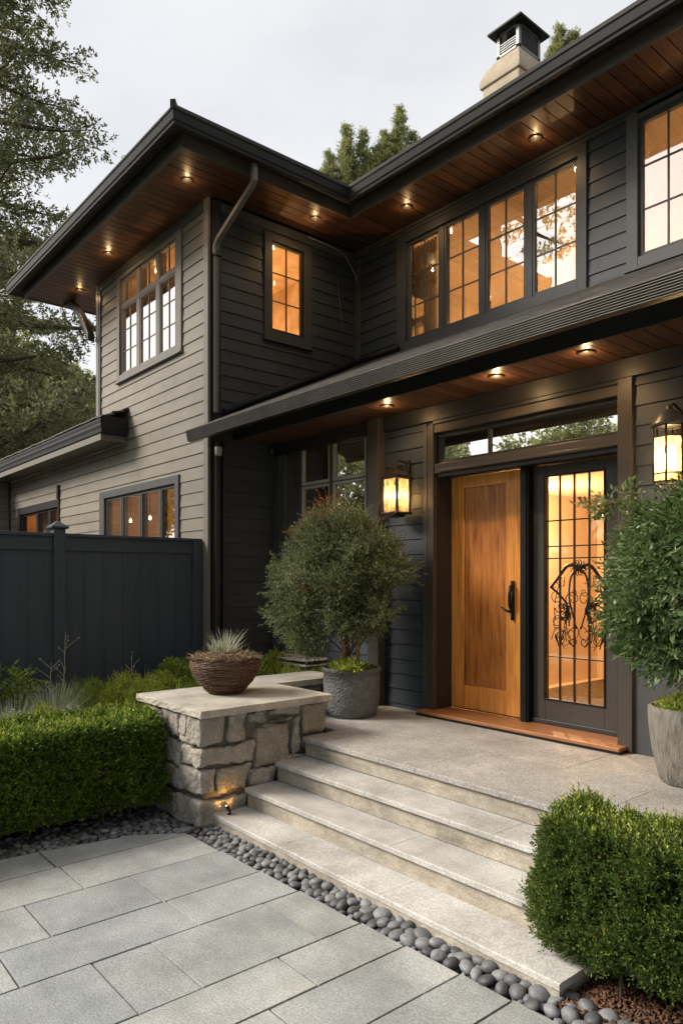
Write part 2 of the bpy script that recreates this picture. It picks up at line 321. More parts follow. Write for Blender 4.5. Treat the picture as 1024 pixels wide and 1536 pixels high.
def quads(name, V, F, mat, parent=None, smooth=False):
    """fast mesh from numpy: V (n,3), F (m,k)"""
    off = wloc(parent); V = np.asarray(V, dtype=np.float32) - np.array([off.x, off.y, off.z], dtype=np.float32)
    F = np.asarray(F, dtype=np.int32); m, k = F.shape
    me = bpy.data.meshes.new(name)
    me.vertices.add(len(V)); me.vertices.foreach_set('co', V.ravel())
    me.loops.add(m * k); me.loops.foreach_set('vertex_index', F.ravel())
    me.polygons.add(m); me.polygons.foreach_set('loop_start', np.arange(0, m * k, k, dtype=np.int32))
    me.update(calc_edges=True); me.validate()
    if smooth: me.polygons.foreach_set('use_smooth', [True] * m)
    me.materials.append(M[mat]); o = bpy.data.objects.new(name, me); col.objects.link(o); place(o, parent)
    return o
FY = lambda pl: (lambda a, o, z: (a, pl - o, z))      # wall facing -Y
FX = lambda pl: (lambda a, o, z: (pl + o, a, z))      # wall facing +X
rng = np.random.default_rng(7); random.seed(7)

# ------------------------------------------------------------------ ground and terrain
def sheet(name, pts, z, mat, thick=None):
    b = MB()
    if thick:
        n = len(pts); b.add([(x, y, z) for x, y in pts] + [(x, y, z - thick) for x, y in pts],
                            [tuple(range(n)), tuple(range(n, 2 * n))[::-1]] + [(i, (i + 1) % n, n + (i + 1) % n, n + i) for i in range(n)])
    else: b.add([(x, y, z) for x, y in pts], [tuple(range(len(pts)))])
    return tag(b.build(name, mat), kind='structure')
sheet('ground', [(-600, -600), (600, -600), (600, 600), (-600, 600)], -.12, 'grass_ground')
sheet('soil_ground', [(-16, -2), (4, -2), (4, 5), (-16, 5)], -.055, 'soil')
# raised garden bed between hedge and fence
def bed():
    nx, ny = 26, 40; V = []; F = []
    for j in range(ny + 1):
        for i in range(nx + 1):
            x = -7.40 + 1.62 * i / nx; y = -1.5 + 6.5 * j / ny
            t = min(1, max(0, (y - .5) / 3.5))
            V.append((x, y, .30 + .22 * t + .035 * math.sin(5 * x + 3 * y) + random.uniform(-.012, .012)))
    for j in range(ny):
        for i in range(nx):
            a = j * (nx + 1) + i; F.append((a, a + 1, a + nx + 2, a + nx + 1))
    b = MB(); b.add(V, F); tag(b.build('garden_bed', 'soil', smooth=True, recalc=False), kind='structure')
bed()
# patio slabs: joint lines measured along X (rows) with their own cross joints
def patio():
    rows = [(-5.10, -4.67, [-1.9, -.55, .55, 1.57]), (-4.67, -4.24, [-1.6, -.5, .62, 1.59]), (-4.24, -3.78, [-1.2, 0, 1.25, 1.87]),
            (-3.78, -3.40, [-1.5, -.3, .985, 1.885]), (-3.40, -2.87, [-1.4, -.1, 1.31, 1.61, 2.29]), (-2.87, -2.55, [-1.1, .4, 1.10, 2.02]),
            (-2.55, -2.20, [-.6, .5, 1.75, 2.34]), (-2.20, -1.915, [-1.1, .3, 1.30, 2.01]), (-1.915, -1.5, [-.7, .6, 1.55, 2.34]),
            (-1.5, -1.0, [-1, .3, 1.2, 2.0]), (-1.0, -.4, [-1, .1, 1.1, 1.9]), (-.4, .3, [-1.2, .2, 1.3, 2.1]), (.3, 1.1, [-1, .1, 1.2, 2.0]), (1.1, 2, [-.8, .6, 1.7])]
    def yend(x): return 2.50 + .035 * (x + 4.7)
    def xleft(y):   # curved left edge
        pts = [(-2.6, -5.08), (.2, -5.06), (1.33, -5.03), (1.57, -5.01), (2.19, -4.90), (2.52, -4.69)]
        for (a, b), (c, d) in zip(pts, pts[1:]):
            if y <= c: return b + (d - b) * max(0, (y - a)) / (c - a)
        return -4.69
    b = MB(); g = .0045
    def slab(x0, x1, y0, y1):
        x0 += g; x1 -= g; y0 += g; y1 -= g
        pts = []
        left = x0 < -4.69
        n = 6
        if left and x0 < -5.0:
            ys = [y0 + (y1 - y0) * k / n for k in range(n + 1)]
            edge = [(min(xleft(y), x1 - .01), y) for y in ys]
            pts = [(x1, y0), (x1, y1)] + edge[::-1]
            if xleft(y1) >= x1 - .02: pts = [(x1, y0)] + edge[::-1]
        else: pts = [(x0, y0), (x1, y0), (x1, y1), (x0, y1)]
        dz = random.uniform(-.002, .002); tx = random.uniform(-.002, .002); ty = random.uniform(-.002, .002)
        jit = [(x + random.uniform(-.0025, .0025), y + random.uniform(-.0025, .0025)) for x, y in pts]
        n = len(jit); cx = sum(p[0] for p in jit) / n; cy = sum(p[1] for p in jit) / n
        top = [(cx + (x - cx) * .994, cy + (y - cy) * .994, dz + tx * (x - cx) + ty * (y - cy)) for x, y in jit]
        mid = [(x, y, dz - .004) for x, y in jit]; bot = [(x, y, -.045) for x, y in jit]
        b.sweep([bot, mid, top])
    for x0, x1, ys in rows:
        e = yend((x0 + x1) / 2); cuts = [-2.6] + ys + [e]
        if x0 < -5: cuts[-1] = 2.50
        for y0, y1 in zip(cuts, cuts[1:]): slab(x0, x1, y0, y1)
    o = b.build('patio', 'paver'); tag(o, kind='structure')
    sheet('patio_bed', [(-5.04, -2.6), (2, -2.6), (2, 2.66), (-1.6, 2.60), (-4.70, 2.49), (-4.93, 2.1), (-5.02, 1.5)], -.010, 'joint')
patio()

# ------------------------------------------------------------------ steps and porch
PZ = .55
st = thing('entry_steps', (-3.2, 3.1, 0), 'four wide pale limestone steps rising from the pebble bed to the porch', 'steps')
def step(y0, y1, ztop, x0=-4.68, x1=-1.76, cuts=()):
    xs = [x0] + list(cuts) + [x1]; t = MB()
    for a, b_ in zip(xs, xs[1:]): piece(t, y0, y1, ztop, a + (.0015 if a != x0 else 0), b_ - (.0015 if b_ != x1 else 0))
    return t
def piece(t, y0, y1, ztop, x0, x1):
    # tread with a slightly worn nosing, riser recessed beneath it
    segs = max(4, int((x1 - x0) / .07)); dz = random.uniform(-.001, .001); ztop += dz; prof = [(y1, ztop), (y0 + .006, ztop), (y0, ztop - .006), (y0, ztop - .032), (y0 + .004, ztop - .036), (y1, ztop - .036)]
    rings = []
    for k in range(segs + 1):
        x = x0 + (x1 - x0) * k / segs; j = random.uniform(-.0012, .0012)
        rings.append([(x, p[0] + (j if p[0] < y0 + .02 else 0), p[1] + (j * .5 if p[1] > ztop - .01 and p[0] < y0 + .02 else 0)) for p in prof])
    t.sweep(rings)
ys = [3.54, 3.265, 2.985]; zs_ = [.55, .395, .240]
for i, (y, z) in enumerate(zip(ys[1:], zs_[1:])):
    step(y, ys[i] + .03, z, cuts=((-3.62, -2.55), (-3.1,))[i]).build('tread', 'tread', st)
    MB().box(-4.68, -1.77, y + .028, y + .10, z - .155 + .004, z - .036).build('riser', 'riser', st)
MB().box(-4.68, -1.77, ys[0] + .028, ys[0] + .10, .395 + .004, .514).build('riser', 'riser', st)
# bottom slab
step(2.713, 3.03, .094, x0=-4.72, x1=-1.76, cuts=(-3.86, -2.9)).build('tread', 'tread', st)
MB().box(-4.715, -1.765, 2.719, 3.02, -.05, .058).build('base_slab', 'riser', st)
# porch landing
p = MB()
def pslab(x0, x1, y0, y1, z, lip=True):
    segs = max(3, int((x1 - x0) / .1)); rings = []; z += random.uniform(-.0008, .0008)
    for k in range(segs + 1):
        x = x0 + (x1 - x0) * k / segs; j = random.uniform(-.0012, .0012) if lip else 0
        rings.append([(x, y1, z), (x, y0 + .005, z), (x, y0 + j, z - .005), (x, y0 + j, z - .036), (x, y0 + .03, z - .036), (x, y1, z - .036)])
    p.sweep(rings)
cx_ = [-4.69, -3.42, -2.12, -.7, .8, 3.0]
for a, b_ in zip(cx_, cx_[1:]): pslab(a + .0015, b_ - .0015, 3.54, 4.318, PZ)
cx_ = [-5.42, -4.05, -2.75, -1.4, .2, 3.0]
for a, b_ in zip(cx_, cx_[1:]): pslab(a + .0015, b_ - .0015, 4.321, 5.3, PZ, False)
pslab(-5.42, -4.6935, 3.93, 4.318, PZ)
tag(p.build('porch_floor', 'porch'), kind='structure')
tag(MB().box(-5.42, 3.0, 3.96, 5.06, -.05, PZ - .037).box(-1.755, 3.0, 3.58, 3.958, -.05, PZ - .038).build('porch_base', 'riser'), kind='structure')

# ------------------------------------------------------------------ siding
def cells(a0, a1, z0, z1, holes):
    zs = sorted({z0, z1, *[h[2] for h in holes if z0 < h[2] < z1], *[h[3] for h in holes if z0 < h[3] < z1]})
    out = []
    for za, zb in zip(zs, zs[1:]):
        iv = [(a0, a1)]
        for h in holes:
            if h[2] < zb - 1e-6 and h[3] > za + 1e-6:
                nv = []
                for p, q in iv:
                    if h[1] <= p or h[0] >= q: nv.append((p, q)); continue
                    if h[0] > p: nv.append((p, h[0]))
                    if h[1] < q: nv.append((h[1], q))
                iv = nv
        out += [(p, q, za, zb) for p, q in iv if q - p > 1e-4]
    return out
def siding(name, fr, a0, a1, z0, z1, holes, parent, ex=.15, zref=0.0, mat='siding'):
    b = MB(); bk = MB()
    k = math.floor((z0 - zref) / ex)
    while zref + k * ex < z1:
        s0 = zref + k * ex; s1 = s0 + ex; za = max(s0 + .0055, z0); zb = min(s1 + .001, z1); k += 1
        if zb - za < .004: continue
        O = lambda z: .0150 - .011 * (z - s0) / ex
        for p, q, ca, cb in cells(a0, a1, za, zb, holes):
            # butt joints now and then
            cuts = [p]; x = p + random.uniform(1.2, 3.6)
            while x < q - .6: cuts.append(x); x += random.uniform(2.2, 3.8)
            cuts.append(q)
            for u0, u1 in zip(cuts, cuts[1:]):
                g = .0016
                o0 = O(ca) + random.uniform(-.001, .001); o1 = O(cb)
                P = [fr(u0 + g, o0, ca), fr(u1 - g, o0, ca), fr(u1 - g, o1, cb), fr(u0 + g, o1, cb),
                     fr(u0 + g, -.001, ca), fr(u1 - g, -.001, ca), fr(u1 - g, -.001, cb), fr(u0 + g, -.001, cb)]
                b.add(P, [(0, 1, 2, 3), (7, 6, 5, 4), (4, 5, 1, 0), (3, 2, 6, 7), (0, 3, 7, 4), (1, 5, 6, 2)])
    o = b.build(name, mat, parent)
    for p, q, ca, cb in cells(a0, a1, z0, z1, holes): bk.box(p, q, -.12, -.002, ca, cb, fr)
    bk.build('wall_sheathing', 'dark_trim', o)
    return o

# ------------------------------------------------------------------ house
house = thing('house', (-6, 5.5, 0), 'dark painted two storey house with cedar soffits, glowing windows and oak front door', 'house')
YF, XW, YU, YE = 4.162, -7.283, 6.40, 5.08
XL = -10.53; XR = 3.0; ZS = 6.203
wf, wr, up, en = FY(YF), FX(XW), FY(YU), FY(YE)
def shrink(c, e=.02): return (c[0] + e, c[1] - e, c[2] + e, c[3] - e)
W3 = (-9.80, -7.89, 4.60, 6.08); WLOW = (-10.43, -7.96, 1.90, 3.11); WGAR = (-14.42, -12.17, 2.0, 3.17)
WS = (4.913, 5.628, 4.76, 6.06); W4 = (-6.47, -3.83, 4.68, 6.12); W2 = (-3.42, -2.08, 4.71, 6.16)
WC = (-7.27, -5.50, 1.30, 3.44); ENT = (-4.70, -2.69, .55, 3.30)
siding('front_wall', wf, XL, XW, 3.9, ZS, [shrink(W3)], house)
siding('lower_front_wall', wf, -15.04, XW, -.1, 3.9, [shrink(WLOW), shrink(WGAR)], house)
siding('side_wall', wr, YF, YU, -.1, ZS, [shrink(WS)], house, mat='charcoal_shade')
siding('upper_wall', up, XW, XR, 4.2, ZS, [shrink(W4), shrink(W2)], house, mat='charcoal_shade')
siding('entry_wall', en, XW, XR, PZ - .3, 3.475, [shrink(WC), ENT, (-2.66, XR, .2, 1.62)], house, ex=.148, mat='charcoal_shade')
siding('return_wall', FX(-15.04), 1.0, YF, -.1, 3.8, [], house)
# plain lower panel right of the entry
MB().box(-2.66, XR, -.12, .012, .52, 1.62, en).build('wall_panel', 'trim', house, bevel=.003)
# unseen sides that close the building
sh = MB(); sh.box(XL, XL + .12, YF + .13, 12, 3.7, ZS); sh.box(XL, XR, 12, 12.12, 0, ZS); sh.box(XR - .001, XR + .12, 4.96, 12, .2, ZS)
sh.box(-15.16, -15.045, YF, 11, -.1, 3.8); sh.box(-15.1, XL, 11, 11.1, 0, 3.8)
sh.build('rear_walls', 'siding', house)

# corner boards and frieze
tb = MB()
tb.box(XW - .075, XW + .030, -.026, .030, -.1, ZS, wf)
tb.build('corner_board', 'fascia', house, bevel=.003)
MB().box(YF + .002, YF + .145, .0, .030, -.1, ZS, wr).build('corner_board', 'dark_trim', house, bevel=.003)
MB().box(XL - .03, XL + .07, -.05, .032, 4.1, ZS, wf).build('corner_board', 'fascia', house, bevel=.003)
MB().box(XL + .0715, XL + .125, -.02, .028, 4.1, ZS, wf).build('corner_board', 'dark_trim', house, bevel=.003)
fz = MB(); fz.box(XL + .126, XW - .08, .002, .033, 6.085, ZS - .002, wf); fz.build('frieze_board', 'trim', house, bevel=.003)
MB().box(YF + .15, YU - .03, .002, .026, 6.09, ZS - .002, wr).build('frieze_board', 'trim', house, bevel=.003)
MB().box(XW + .03, XR, .002, .032, 6.125, ZS - .002, up).box(XW + .03, XR, .033, .05, 6.165, ZS - .003, up).build('frieze_board', 'trim', house, bevel=.003)
MB().box(XW + .03, XR, .002, .040, 3.33, 3.473, en).build('frieze_board', 'dark_trim', house, bevel=.003)
MB().box(XW + .003, XW + .12, .0, .028, 4.2, 6.10, up).build('corner_board', 'trim', house, bevel=.003)
MB().box(-12.24, -12.17, .0, .05, 3.172, 3.40, wf).build('trim_post', 'dark_trim', house, bevel=.002)
MB().box(-15.03, -14.96, .0, .03, 0, 3.8, wf).build('corner_board', 'dark_trim', house, bevel=.003)

# ---- windows
def frame4(b, fr, a0, a1, z0, z1, wd, o0, o1, bot=None, top=None):
    bot = wd if bot is None else bot; top = wd if top is None else top
    b.box(a0, a0 + wd, o0, o1, z0, z1, fr); b.box(a1 - wd, a1, o0, o1, z0, z1, fr)
    b.box(a0 + wd, a1 - wd, o0, o1, z0, z0 + bot, fr); b.box(a0 + wd, a1 - wd, o0, o1, z1 - top, z1, fr)
def window(fr, outer, cl, cr, cb, ct, sashes, casing='trim', sashm='trim', gl='glass_high', label=None, sw=.03, mw=.0065, sill=True, name='window', proud=.034):
    a0, a1, z0, z1 = outer; b = MB()
    b.box(a0, a0 + cl, -.02, proud, z0, z1, fr); b.box(a1 - cr, a1, -.02, proud, z0, z1, fr)
    b.box(a0 + cl, a1 - cr, -.02, proud - .002, z0, z0 + cb, fr); b.box(a0 + cl, a1 - cr, -.02, proud - .002, z1 - ct, z1, fr)
    if sill: b.box(a0 - .015, a1 + .015, -.02, proud + .022, z0 - .022, z0 - .0005, fr)
    # mullions fill everything inside the casing that is not sash
    ia0, ia1, iz0, iz1 = a0 + cl, a1 - cr, z0 + cb, z1 - ct
    for p, q, ca, cb_ in cells(ia0, ia1, iz0, iz1, [s[:4] for s in sashes]): b.box(p, q, -.10, .006, ca, cb_, fr)
    wobj = b.build(name, casing, house, bevel=.003)
    if label: wobj['label'] = label
    for s in sashes:
        sa0, sa1, sz0, sz1, nc, nr = s[:6]; sm = s[6] if len(s) > 6 else sashm
        f = MB(); frame4(f, fr, sa0 + .001, sa1 - .001, sz0 + .001, sz1 - .001, sw, -.045, .0, bot=sw * 1.25)
        ga0, ga1, gz0, gz1 = sa0 + sw, sa1 - sw, sz0 + sw * 1.25, sz1 - sw
        f.build('sash', sm, wobj, bevel=.003)
        if nc > 1 or nr > 1:
            m = MB()
            for i in range(1, nc): x = ga0 + (ga1 - ga0) * i / nc; m.box(x - mw, x + mw, -.030, -.009, gz0, gz1, fr)
            for j in range(1, nr): z = gz0 + (gz1 - gz0) * j / nr; m.box(ga0, ga1, -.0285, -.0105, z - mw, z + mw, fr)
            m.build('muntins', sm, wobj)
        g = MB(); g.add([fr(ga0, -.020, gz0), fr(ga1, -.020, gz0), fr(ga1, -.020, gz1), fr(ga0, -.020, gz1)], [(0, 1, 2, 3)])
        g.build('pane', s[7] if len(s) > 7 else gl, wobj, recalc=False)
    return wobj
s3 = []
for a, b_ in [(-9.70, -9.20), (-9.11, -8.62), (-8.53, -8.055)]:
    s3 += [(a, b_, 5.665, 6.025, 2, 1), (a, b_, 4.695, 5.625, 2, 3, 'fascia', 'glass_sky')]
window(wf, W3, .085, .155, .085, .05, s3, casing='fascia', sashm='fascia', gl='glass_high', sw=.022, mw=.004, label='triple window with small sashes over tall ones')
window(wr, WS, .105, .115, .115, .08, [(5.018, 5.513, 4.875, 5.98, 2, 3)], sashm='dark_trim', gl='glass_low', label='narrow six pane window glowing amber')
window(up, W4, .155, .10, .10, .10, [(-6.295, -5.765, 4.79, 6.01, 2, 3), (-5.70, -5.16, 4.79, 6.01, 2, 3), (-5.095, -4.555, 4.79, 6.01, 2, 3), (-4.475, -3.94, 4.79, 6.01, 2, 3)], gl='glass_high', label='band of four six pane windows')
window(up, W2, .11, .11, .10, .075, [(-3.305, -2.785, 4.81, 6.08, 2, 3), (-2.735, -2.20, 4.81, 6.08, 2, 3)], casing='casing_grey', gl='glass_high', label='paired six pane window in a pale grey casing')
window(wf, WLOW, .17, .10, .1, .10, [(-10.25, -9.73, 2.0, 3.0, 1, 1), (-9.70, -9.11, 2.0, 3.0, 1, 1), (-9.08, -8.53, 2.0, 3.0, 1, 1), (-8.50, -8.065, 2.0, 3.0, 1, 1)], casing='trim', gl='glass_mid', label='four light window above the fence')
window(wf, WGAR, .13, .05, .1, .13, [(-14.28, -13.42, 2.1, 3.03, 1, 1), (-13.36, -12.75, 2.1, 3.03, 1, 1), (-12.69, -12.23, 2.1, 3.03, 1, 1)], casing='dark_trim', sashm='dark_trim', gl='glass_low', label='low three light window beside the fence post')
window(en, WC, .13, .02, .12, .05, [(-7.125, -6.845, 1.45, 3.385, 1, 1), (-6.735, -6.215, 2.92, 3.385, 1, 1, 'white_frame'), (-6.735, -6.215, 1.45, 2.91, 1, 1, 'white_frame'), (-6.165, -5.61, 2.92, 3.385, 1, 1, 'white_frame'), (-6.165, -5.61, 1.45, 2.91, 1, 1, 'white_frame')],
       gl='glass_mid', label='three part window behind the potted shrub, two sashes pale framed')
MB().box(-5.478, -5.318, .0, .103, PZ, 3.474, en).build('pilaster', 'brown_trim', house, bevel=.004)
MB().box(-7.27, -7.12, .0, .05, PZ - .05, 1.275, en).box(-6.9, -6.72, .0, .04, PZ - .05, 1.275, en).build('window_apron_trim', 'trim', house, bevel=.004)

# ---- entrance
YD = 5.30; dr = FY(YD)
cs = MB()
cs.box(-4.715, -4.637, -.22, .028, PZ + .03, 3.30, en)                       # left casing
cs.box(-2.775, -2.66, -.22, .045, PZ, 3.329, en)                             # right casing
cs.box(-4.635, -2.777, -.22, .022, 3.215, 3.30, en)                          # head over transom
cs.box(-4.635, -2.777, -.20, .020, 2.835, 2.925, en)                         # rail between transom and door
cs.box(-4.60, -2.78, .020, .035, 2.838, 2.862, en)
cs.build('door_casing', 'brown_trim', house, bevel=.004)
MB().box(-4.720, -4.7155, -.02, .02, PZ + .03, 3.32, en).box(-4.77, -4.7205, .0, .026, PZ, 3.32, en).build('casing_edge', 'trim', house, bevel=.002)
MB().box(-4.635, -2.777, .023, .04, 3.296, 3.328, en).build('head_cap', 'dark_trim', house, bevel=.002)
dh = MB(); dh.box(-4.634, -2.778, -.10, .06, 2.811, 2.834, dr); dh.box(-4.62, -2.79, -.05, -.01, 2.80, 2.833, en); dh.build('door_head', 'dark_trim', house)
MB().box(-3.781, -3.696, -.06, .075, .602, 2.811, dr).box(-3.765, -3.712, .075, .088, .602, 2.81, dr).build('door_post', 'black', house, bevel=.003)
MB().box(-4.636, -4.628, -.06, .19, .602, 2.81, dr).build('jamb_strip', 'dark_trim', house)
tr = MB(); frame4(tr, en, -4.634, -2.778, 2.926, 3.214, .03, -.09, -.02); tr.box(-4.040, -4.022, -.075, -.03, 2.956, 3.184, en)
tro = tr.build('transom_window', 'dark_trim', house, bevel=.003)
MB().add([en(-4.604, -.055, 2.956), en(-2.808, -.055, 2.956), en(-2.808, -.055, 3.184), en(-4.604, -.055, 3.184)], [(0, 1, 2, 3)]).build('pane', 'glass_sky', tro, recalc=False)
# oak door
d = MB(); X0, X1, Z0, Z1 = -4.627, -3.783, .612, 2.806; px0, px1, pz0, pz1 = -4.475, -3.985, .83, 2.70
d.box(X0, px0, -.045, 0, Z0, Z1, dr); d.box(px1, X1, -.045, 0, Z0, Z1, dr); d.box(px0 + .0006, px1 - .0006, -.045, -.0006, Z0, pz0, dr); d.box(px0 + .0006, px1 - .0006, -.045, -.0006, pz1, Z1, dr)
door = d.build('front_door', 'door', house, bevel=.003); door['label'] = 'honey oak front door with one tall recessed panel'
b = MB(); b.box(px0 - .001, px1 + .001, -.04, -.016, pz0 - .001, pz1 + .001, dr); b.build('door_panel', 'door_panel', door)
b = MB()
for q in [((px0, pz0), (px1, pz0)), ((px1, pz0), (px1, pz1)), ((px1, pz1), (px0, pz1)), ((px0, pz1), (px0, pz0))]:
    (a, z), (a2, z2) = q
    b.tube([dr(a, -.010, z), dr(a2, -.010, z2)], .006, 6)
b.build('panel_moulding', 'door_panel', door, smooth=True)
h = MB(); hx = -3.905
h.tube([dr(hx, .012, 1.47), dr(hx, .014, 1.82)], .017, 10)
h.tube([dr(hx, .01, 1.79), dr(hx + .005, .05, 1.77), dr(hx + .004, .062, 1.70), dr(hx, .058, 1.60), dr(hx, .03, 1.55), dr(hx, .01, 1.54)], [.012, .014, .015, .014, .012, .011], 8)
h.tube([dr(hx, .02, 1.545), dr(hx - .02, .05, 1.55), dr(hx - .055, .058, 1.565), dr(hx - .09, .055, 1.585)], [.013, .011, .010, .008], 8)
h.build('door_handle', 'black', door, smooth=True)
MB().box(X0, X1, -.044, .006, .6035, .611, dr).build('door_sweep', 'black', door)
# glazed side panel
sp = MB(); A0, A1, B0, B1 = -3.694, -2.917, .612, 2.806; g0, g1, h0, h1 = -3.573, -3.028, .82, 2.705
sp.box(A0, g0, -.05, .004, B0, B1, dr); sp.box(g1, A1, -.05, .004, B0, B1, dr); sp.box(g0, g1, -.05, .0034, B0, h0, dr); sp.box(g0, g1, -.05, .0034, h1, B1, dr)
side = sp.build('glazed_side_panel', 'brown_trim', house, bevel=.003); side['label'] = 'dark framed glass panel with black glazing bars beside the oak door'
b = MB()
for u in (-3.437, -3.302, -3.166): b.box(u - .0055, u + .0055, -.020, .002, h0, h1, dr)
for z in (2.33, 2.113, 2.011, 1.18): b.box(g0, g1, -.0205, .002, z - .005, z + .005, dr)
frame4(b, dr, g0 - .012, g1 + .012, h0 - .012, h1 + .012, .014, -.02, .013)
b.build('glazing_bars', 'black', side, bevel=.002)
MB().add([dr(g0, -.02, h0), dr(g1, -.02, h0), dr(g1, -.02, h1), dr(g0, -.02, h1)], [(0, 1, 2, 3)]).build('pane', 'glass_side', side, recalc=False)
ir = MB(); cx = (g0 + g1) / 2; rr = random.Random(3)
def curve(pts, r0, r1=None, n=5):
    # catmull-rom through pts (a,z) at an offset
    P = [Vector((p[0], p[2] if len(p) > 2 else -.07, p[1])) for p in pts]; P = [P[0]] + P + [P[-1]]; out = []
    for i in range(1, len(P) - 2):
        for k in range(5):
            t = k / 5; a, b_, c, d_ = P[i - 1], P[i], P[i + 1], P[i + 2]
            out.append(.5 * ((2 * b_) + (c - a) * t + (2 * a - 5 * b_ + 4 * c - d_) * t * t + (3 * b_ - a - 3 * c + d_) * t ** 3))
    out.append(P[-2]); m = len(out); r1 = r0 if r1 is None else r1
    ir.tube([dr(q.x, q.y, q.z) for q in out], [r0 + (r1 - r0) * k / (m - 1) for k in range(m)], n)
for s_ in (-1, 1):
    curve([(cx, 1.93), (cx + .10 * s_, 1.95), (cx + .20 * s_, 1.84), (cx + .27 * s_, 1.76)], .017, .011)
    curve([(cx, 1.92), (cx + .07 * s_, 1.86), (cx + .09 * s_, 1.70), (cx + .06 * s_, 1.55), (cx + .02 * s_, 1.42)], .010, .006)
    curve([(cx + .27 * s_, 1.77), (cx + .18 * s_, 1.70), (cx + .10 * s_, 1.60), (cx + .12 * s_, 1.46)], .011, .006)
rr = random.Random(14)
for k in range(17):
    a = rr.uniform(.03, .24); z = rr.uniform(1.26, 1.84); a0, z0 = a, z; rad = rr.uniform(.035, .09); t0 = rr.uniform(0, 6.28); tw_ = rr.choice((-1, 1)); w0 = rr.uniform(.005, .0085)
    spiral = [(rad * (1 - .78 * q / 9) * math.cos(t0 + tw_ * q * .75), rad * (1 - .78 * q / 9) * math.sin(t0 + tw_ * q * .75)) for q in range(10)]
    tail = (rr.uniform(-.1, .1), rr.uniform(-.16, -.05))
    for s_ in (-1, 1):
        pts = [(cx + s_ * max(.0, min(.262, a0 + spiral[0][0] + tail[0])), max(1.2, z0 + spiral[0][1] + tail[1]))] + [(cx + s_ * max(.0, min(.262, a0 + p_)), z0 + q_) for p_, q_ in spiral]
        curve(pts, w0 * .62, w0 * .4)
for k in range(12):
    t = k * .52; curve([(cx, 1.93), (cx + .05 * math.cos(t), 1.93 + .05 * math.sin(t)), (cx + .085 * math.cos(t + .5), 1.93 + .07 * math.sin(t + .5))], .008, .003)
for (a, z) in [(cx, 1.93), (cx - .11, 1.58), (cx + .12, 1.62), (cx - .13, 1.52), (cx + .07, 1.55)]:
    for k in range(7):
        t = rr.uniform(0, 6.3); l = rr.uniform(.03, .07); curve([(a, z, -.08), (a + l * math.cos(t) * .6, z + l * .7 * math.sin(t), -.09), (a + l * math.cos(t), z + l * math.sin(t) - .01, -.08)], .010, .003)
ir.build('iron_scrollwork', 'black', side, smooth=True)
MB().box(-2.916, -2.778, -.05, -.002, .60, 2.811, dr).build('jamb_filler', 'brown_trim', house, bevel=.002)
MB().box(A0, -2.778, .0045, .03, .6035, .640, dr).build('weather_bar', 'dark_trim', house, bevel=.003)
th = MB(); th.box(-4.74, -2.70, -.005, .375, .572, .600, dr); th.build('threshold', 'threshold', house, bevel=.004)
MB().box(-4.745, -2.695, .05, .372, PZ + .002, .5715, dr).build('threshold_base', 'black', house)

# ---- soffits: separate boards laid along Y
sf = MB(); x = -11.70; bw = .128
while x < XR:
    x1 = min(x + bw, XR)
    def seg(y0, y1, z, t=.018): sf.box(x + .0048, x1 - .0048, y0, y1, z + random.uniform(0, .002), z + t)
    xm = (x + x1) / 2
    if xm < XL: seg(3.46, 9.0, ZS)
    elif xm < XW: seg(3.46, YF + .02, ZS)
    elif xm < -6.565: seg(3.46, YU + .02, ZS)
    else: seg(5.69, YU + .02, ZS)
    x = x1
upper_roof = MB()
def hip(x0, x1, y0, y1, z0, sl, end1=True):
    """hip roof, ridge along the longer side"""
    wx, wy = x1 - x0, y1 - y0; h = min(wx, wy) / 2
    if wx > wy: r0, r1 = (x0 + h, (y0 + y1) / 2), (x1 - (h if end1 else 0), (y0 + y1) / 2)
    else: r0, r1 = ((x0 + x1) / 2, y0 + h), ((x0 + x1) / 2, y1 - h)
    z1 = z0 + h * sl
    V = [(x0, y0, z0), (x1, y0, z0), (x1, y1, z0), (x0, y1, z0), (*r0, z1), (*r1, z1)]
    F = [(0, 1, 5, 4), (1, 2, 5), (2, 3, 4, 5), (3, 0, 4)] if wx > wy else [(0, 1, 4), (1, 2, 5, 4), (2, 3, 5), (3, 0, 4, 5)]
    upper_roof.add(V + [(p[0], p[1], p[2] - .03) for p in V], F + [tuple(i + 6 for i in f)[::-1] for f in F] + [(0, 6, 7, 1), (1, 7, 8, 2), (2, 8, 9, 3), (3, 9, 6, 0)])
hip(-11.91, -6.36, 3.24, 12.6, 6.415, .40)
hip(-9.5, 3.6, 5.475, 12.6, 6.417, .40)
ro = upper_roof.build('upper_roof', 'shingle', house)
sf.build('soffit', 'soffit', ro)
def eave(path, prof, name, mat, parent, bev=0):
    """path of (x,y,sx,sy): the profile offset o moves a corner by (sx*o, sy*o)"""
    b = MB(); b.sweep([[(x + sx * o, y + sy * o, z) for o, z in prof] for x, y, sx, sy in path]); return b.build(name, mat, parent, bevel=bev)
UP = [(-11.70, 9.0, -1, 0), (-11.70, 3.45, -1, -1), (-6.565, 3.45, 1, -1), (-6.565, 5.684, 1, -1), (XR, 5.684, 0, -1)]
eave(UP, [(0, 6.190), (0, 6.335), (-.03, 6.335), (-.03, 6.190)], 'fascia', 'roof_fascia', ro)
eave(UP, [(.0005, 6.335), (.05, 6.300), (.15, 6.262), (.185, 6.258), (.190, 6.262), (.192, 6.285), (.205, 6.30), (.212, 6.375), (.222, 6.385), (.222, 6.40), (.20, 6.40), (.195, 6.36), (.0005, 6.36)], 'gutter', 'gutter', ro)
eave(UP, [(.0, 6.362), (.19, 6.402), (.205, 6.412), (.195, 6.445), (-.2, 6.53), (-.2, 6.5)], 'roof_edge', 'gutter', ro)
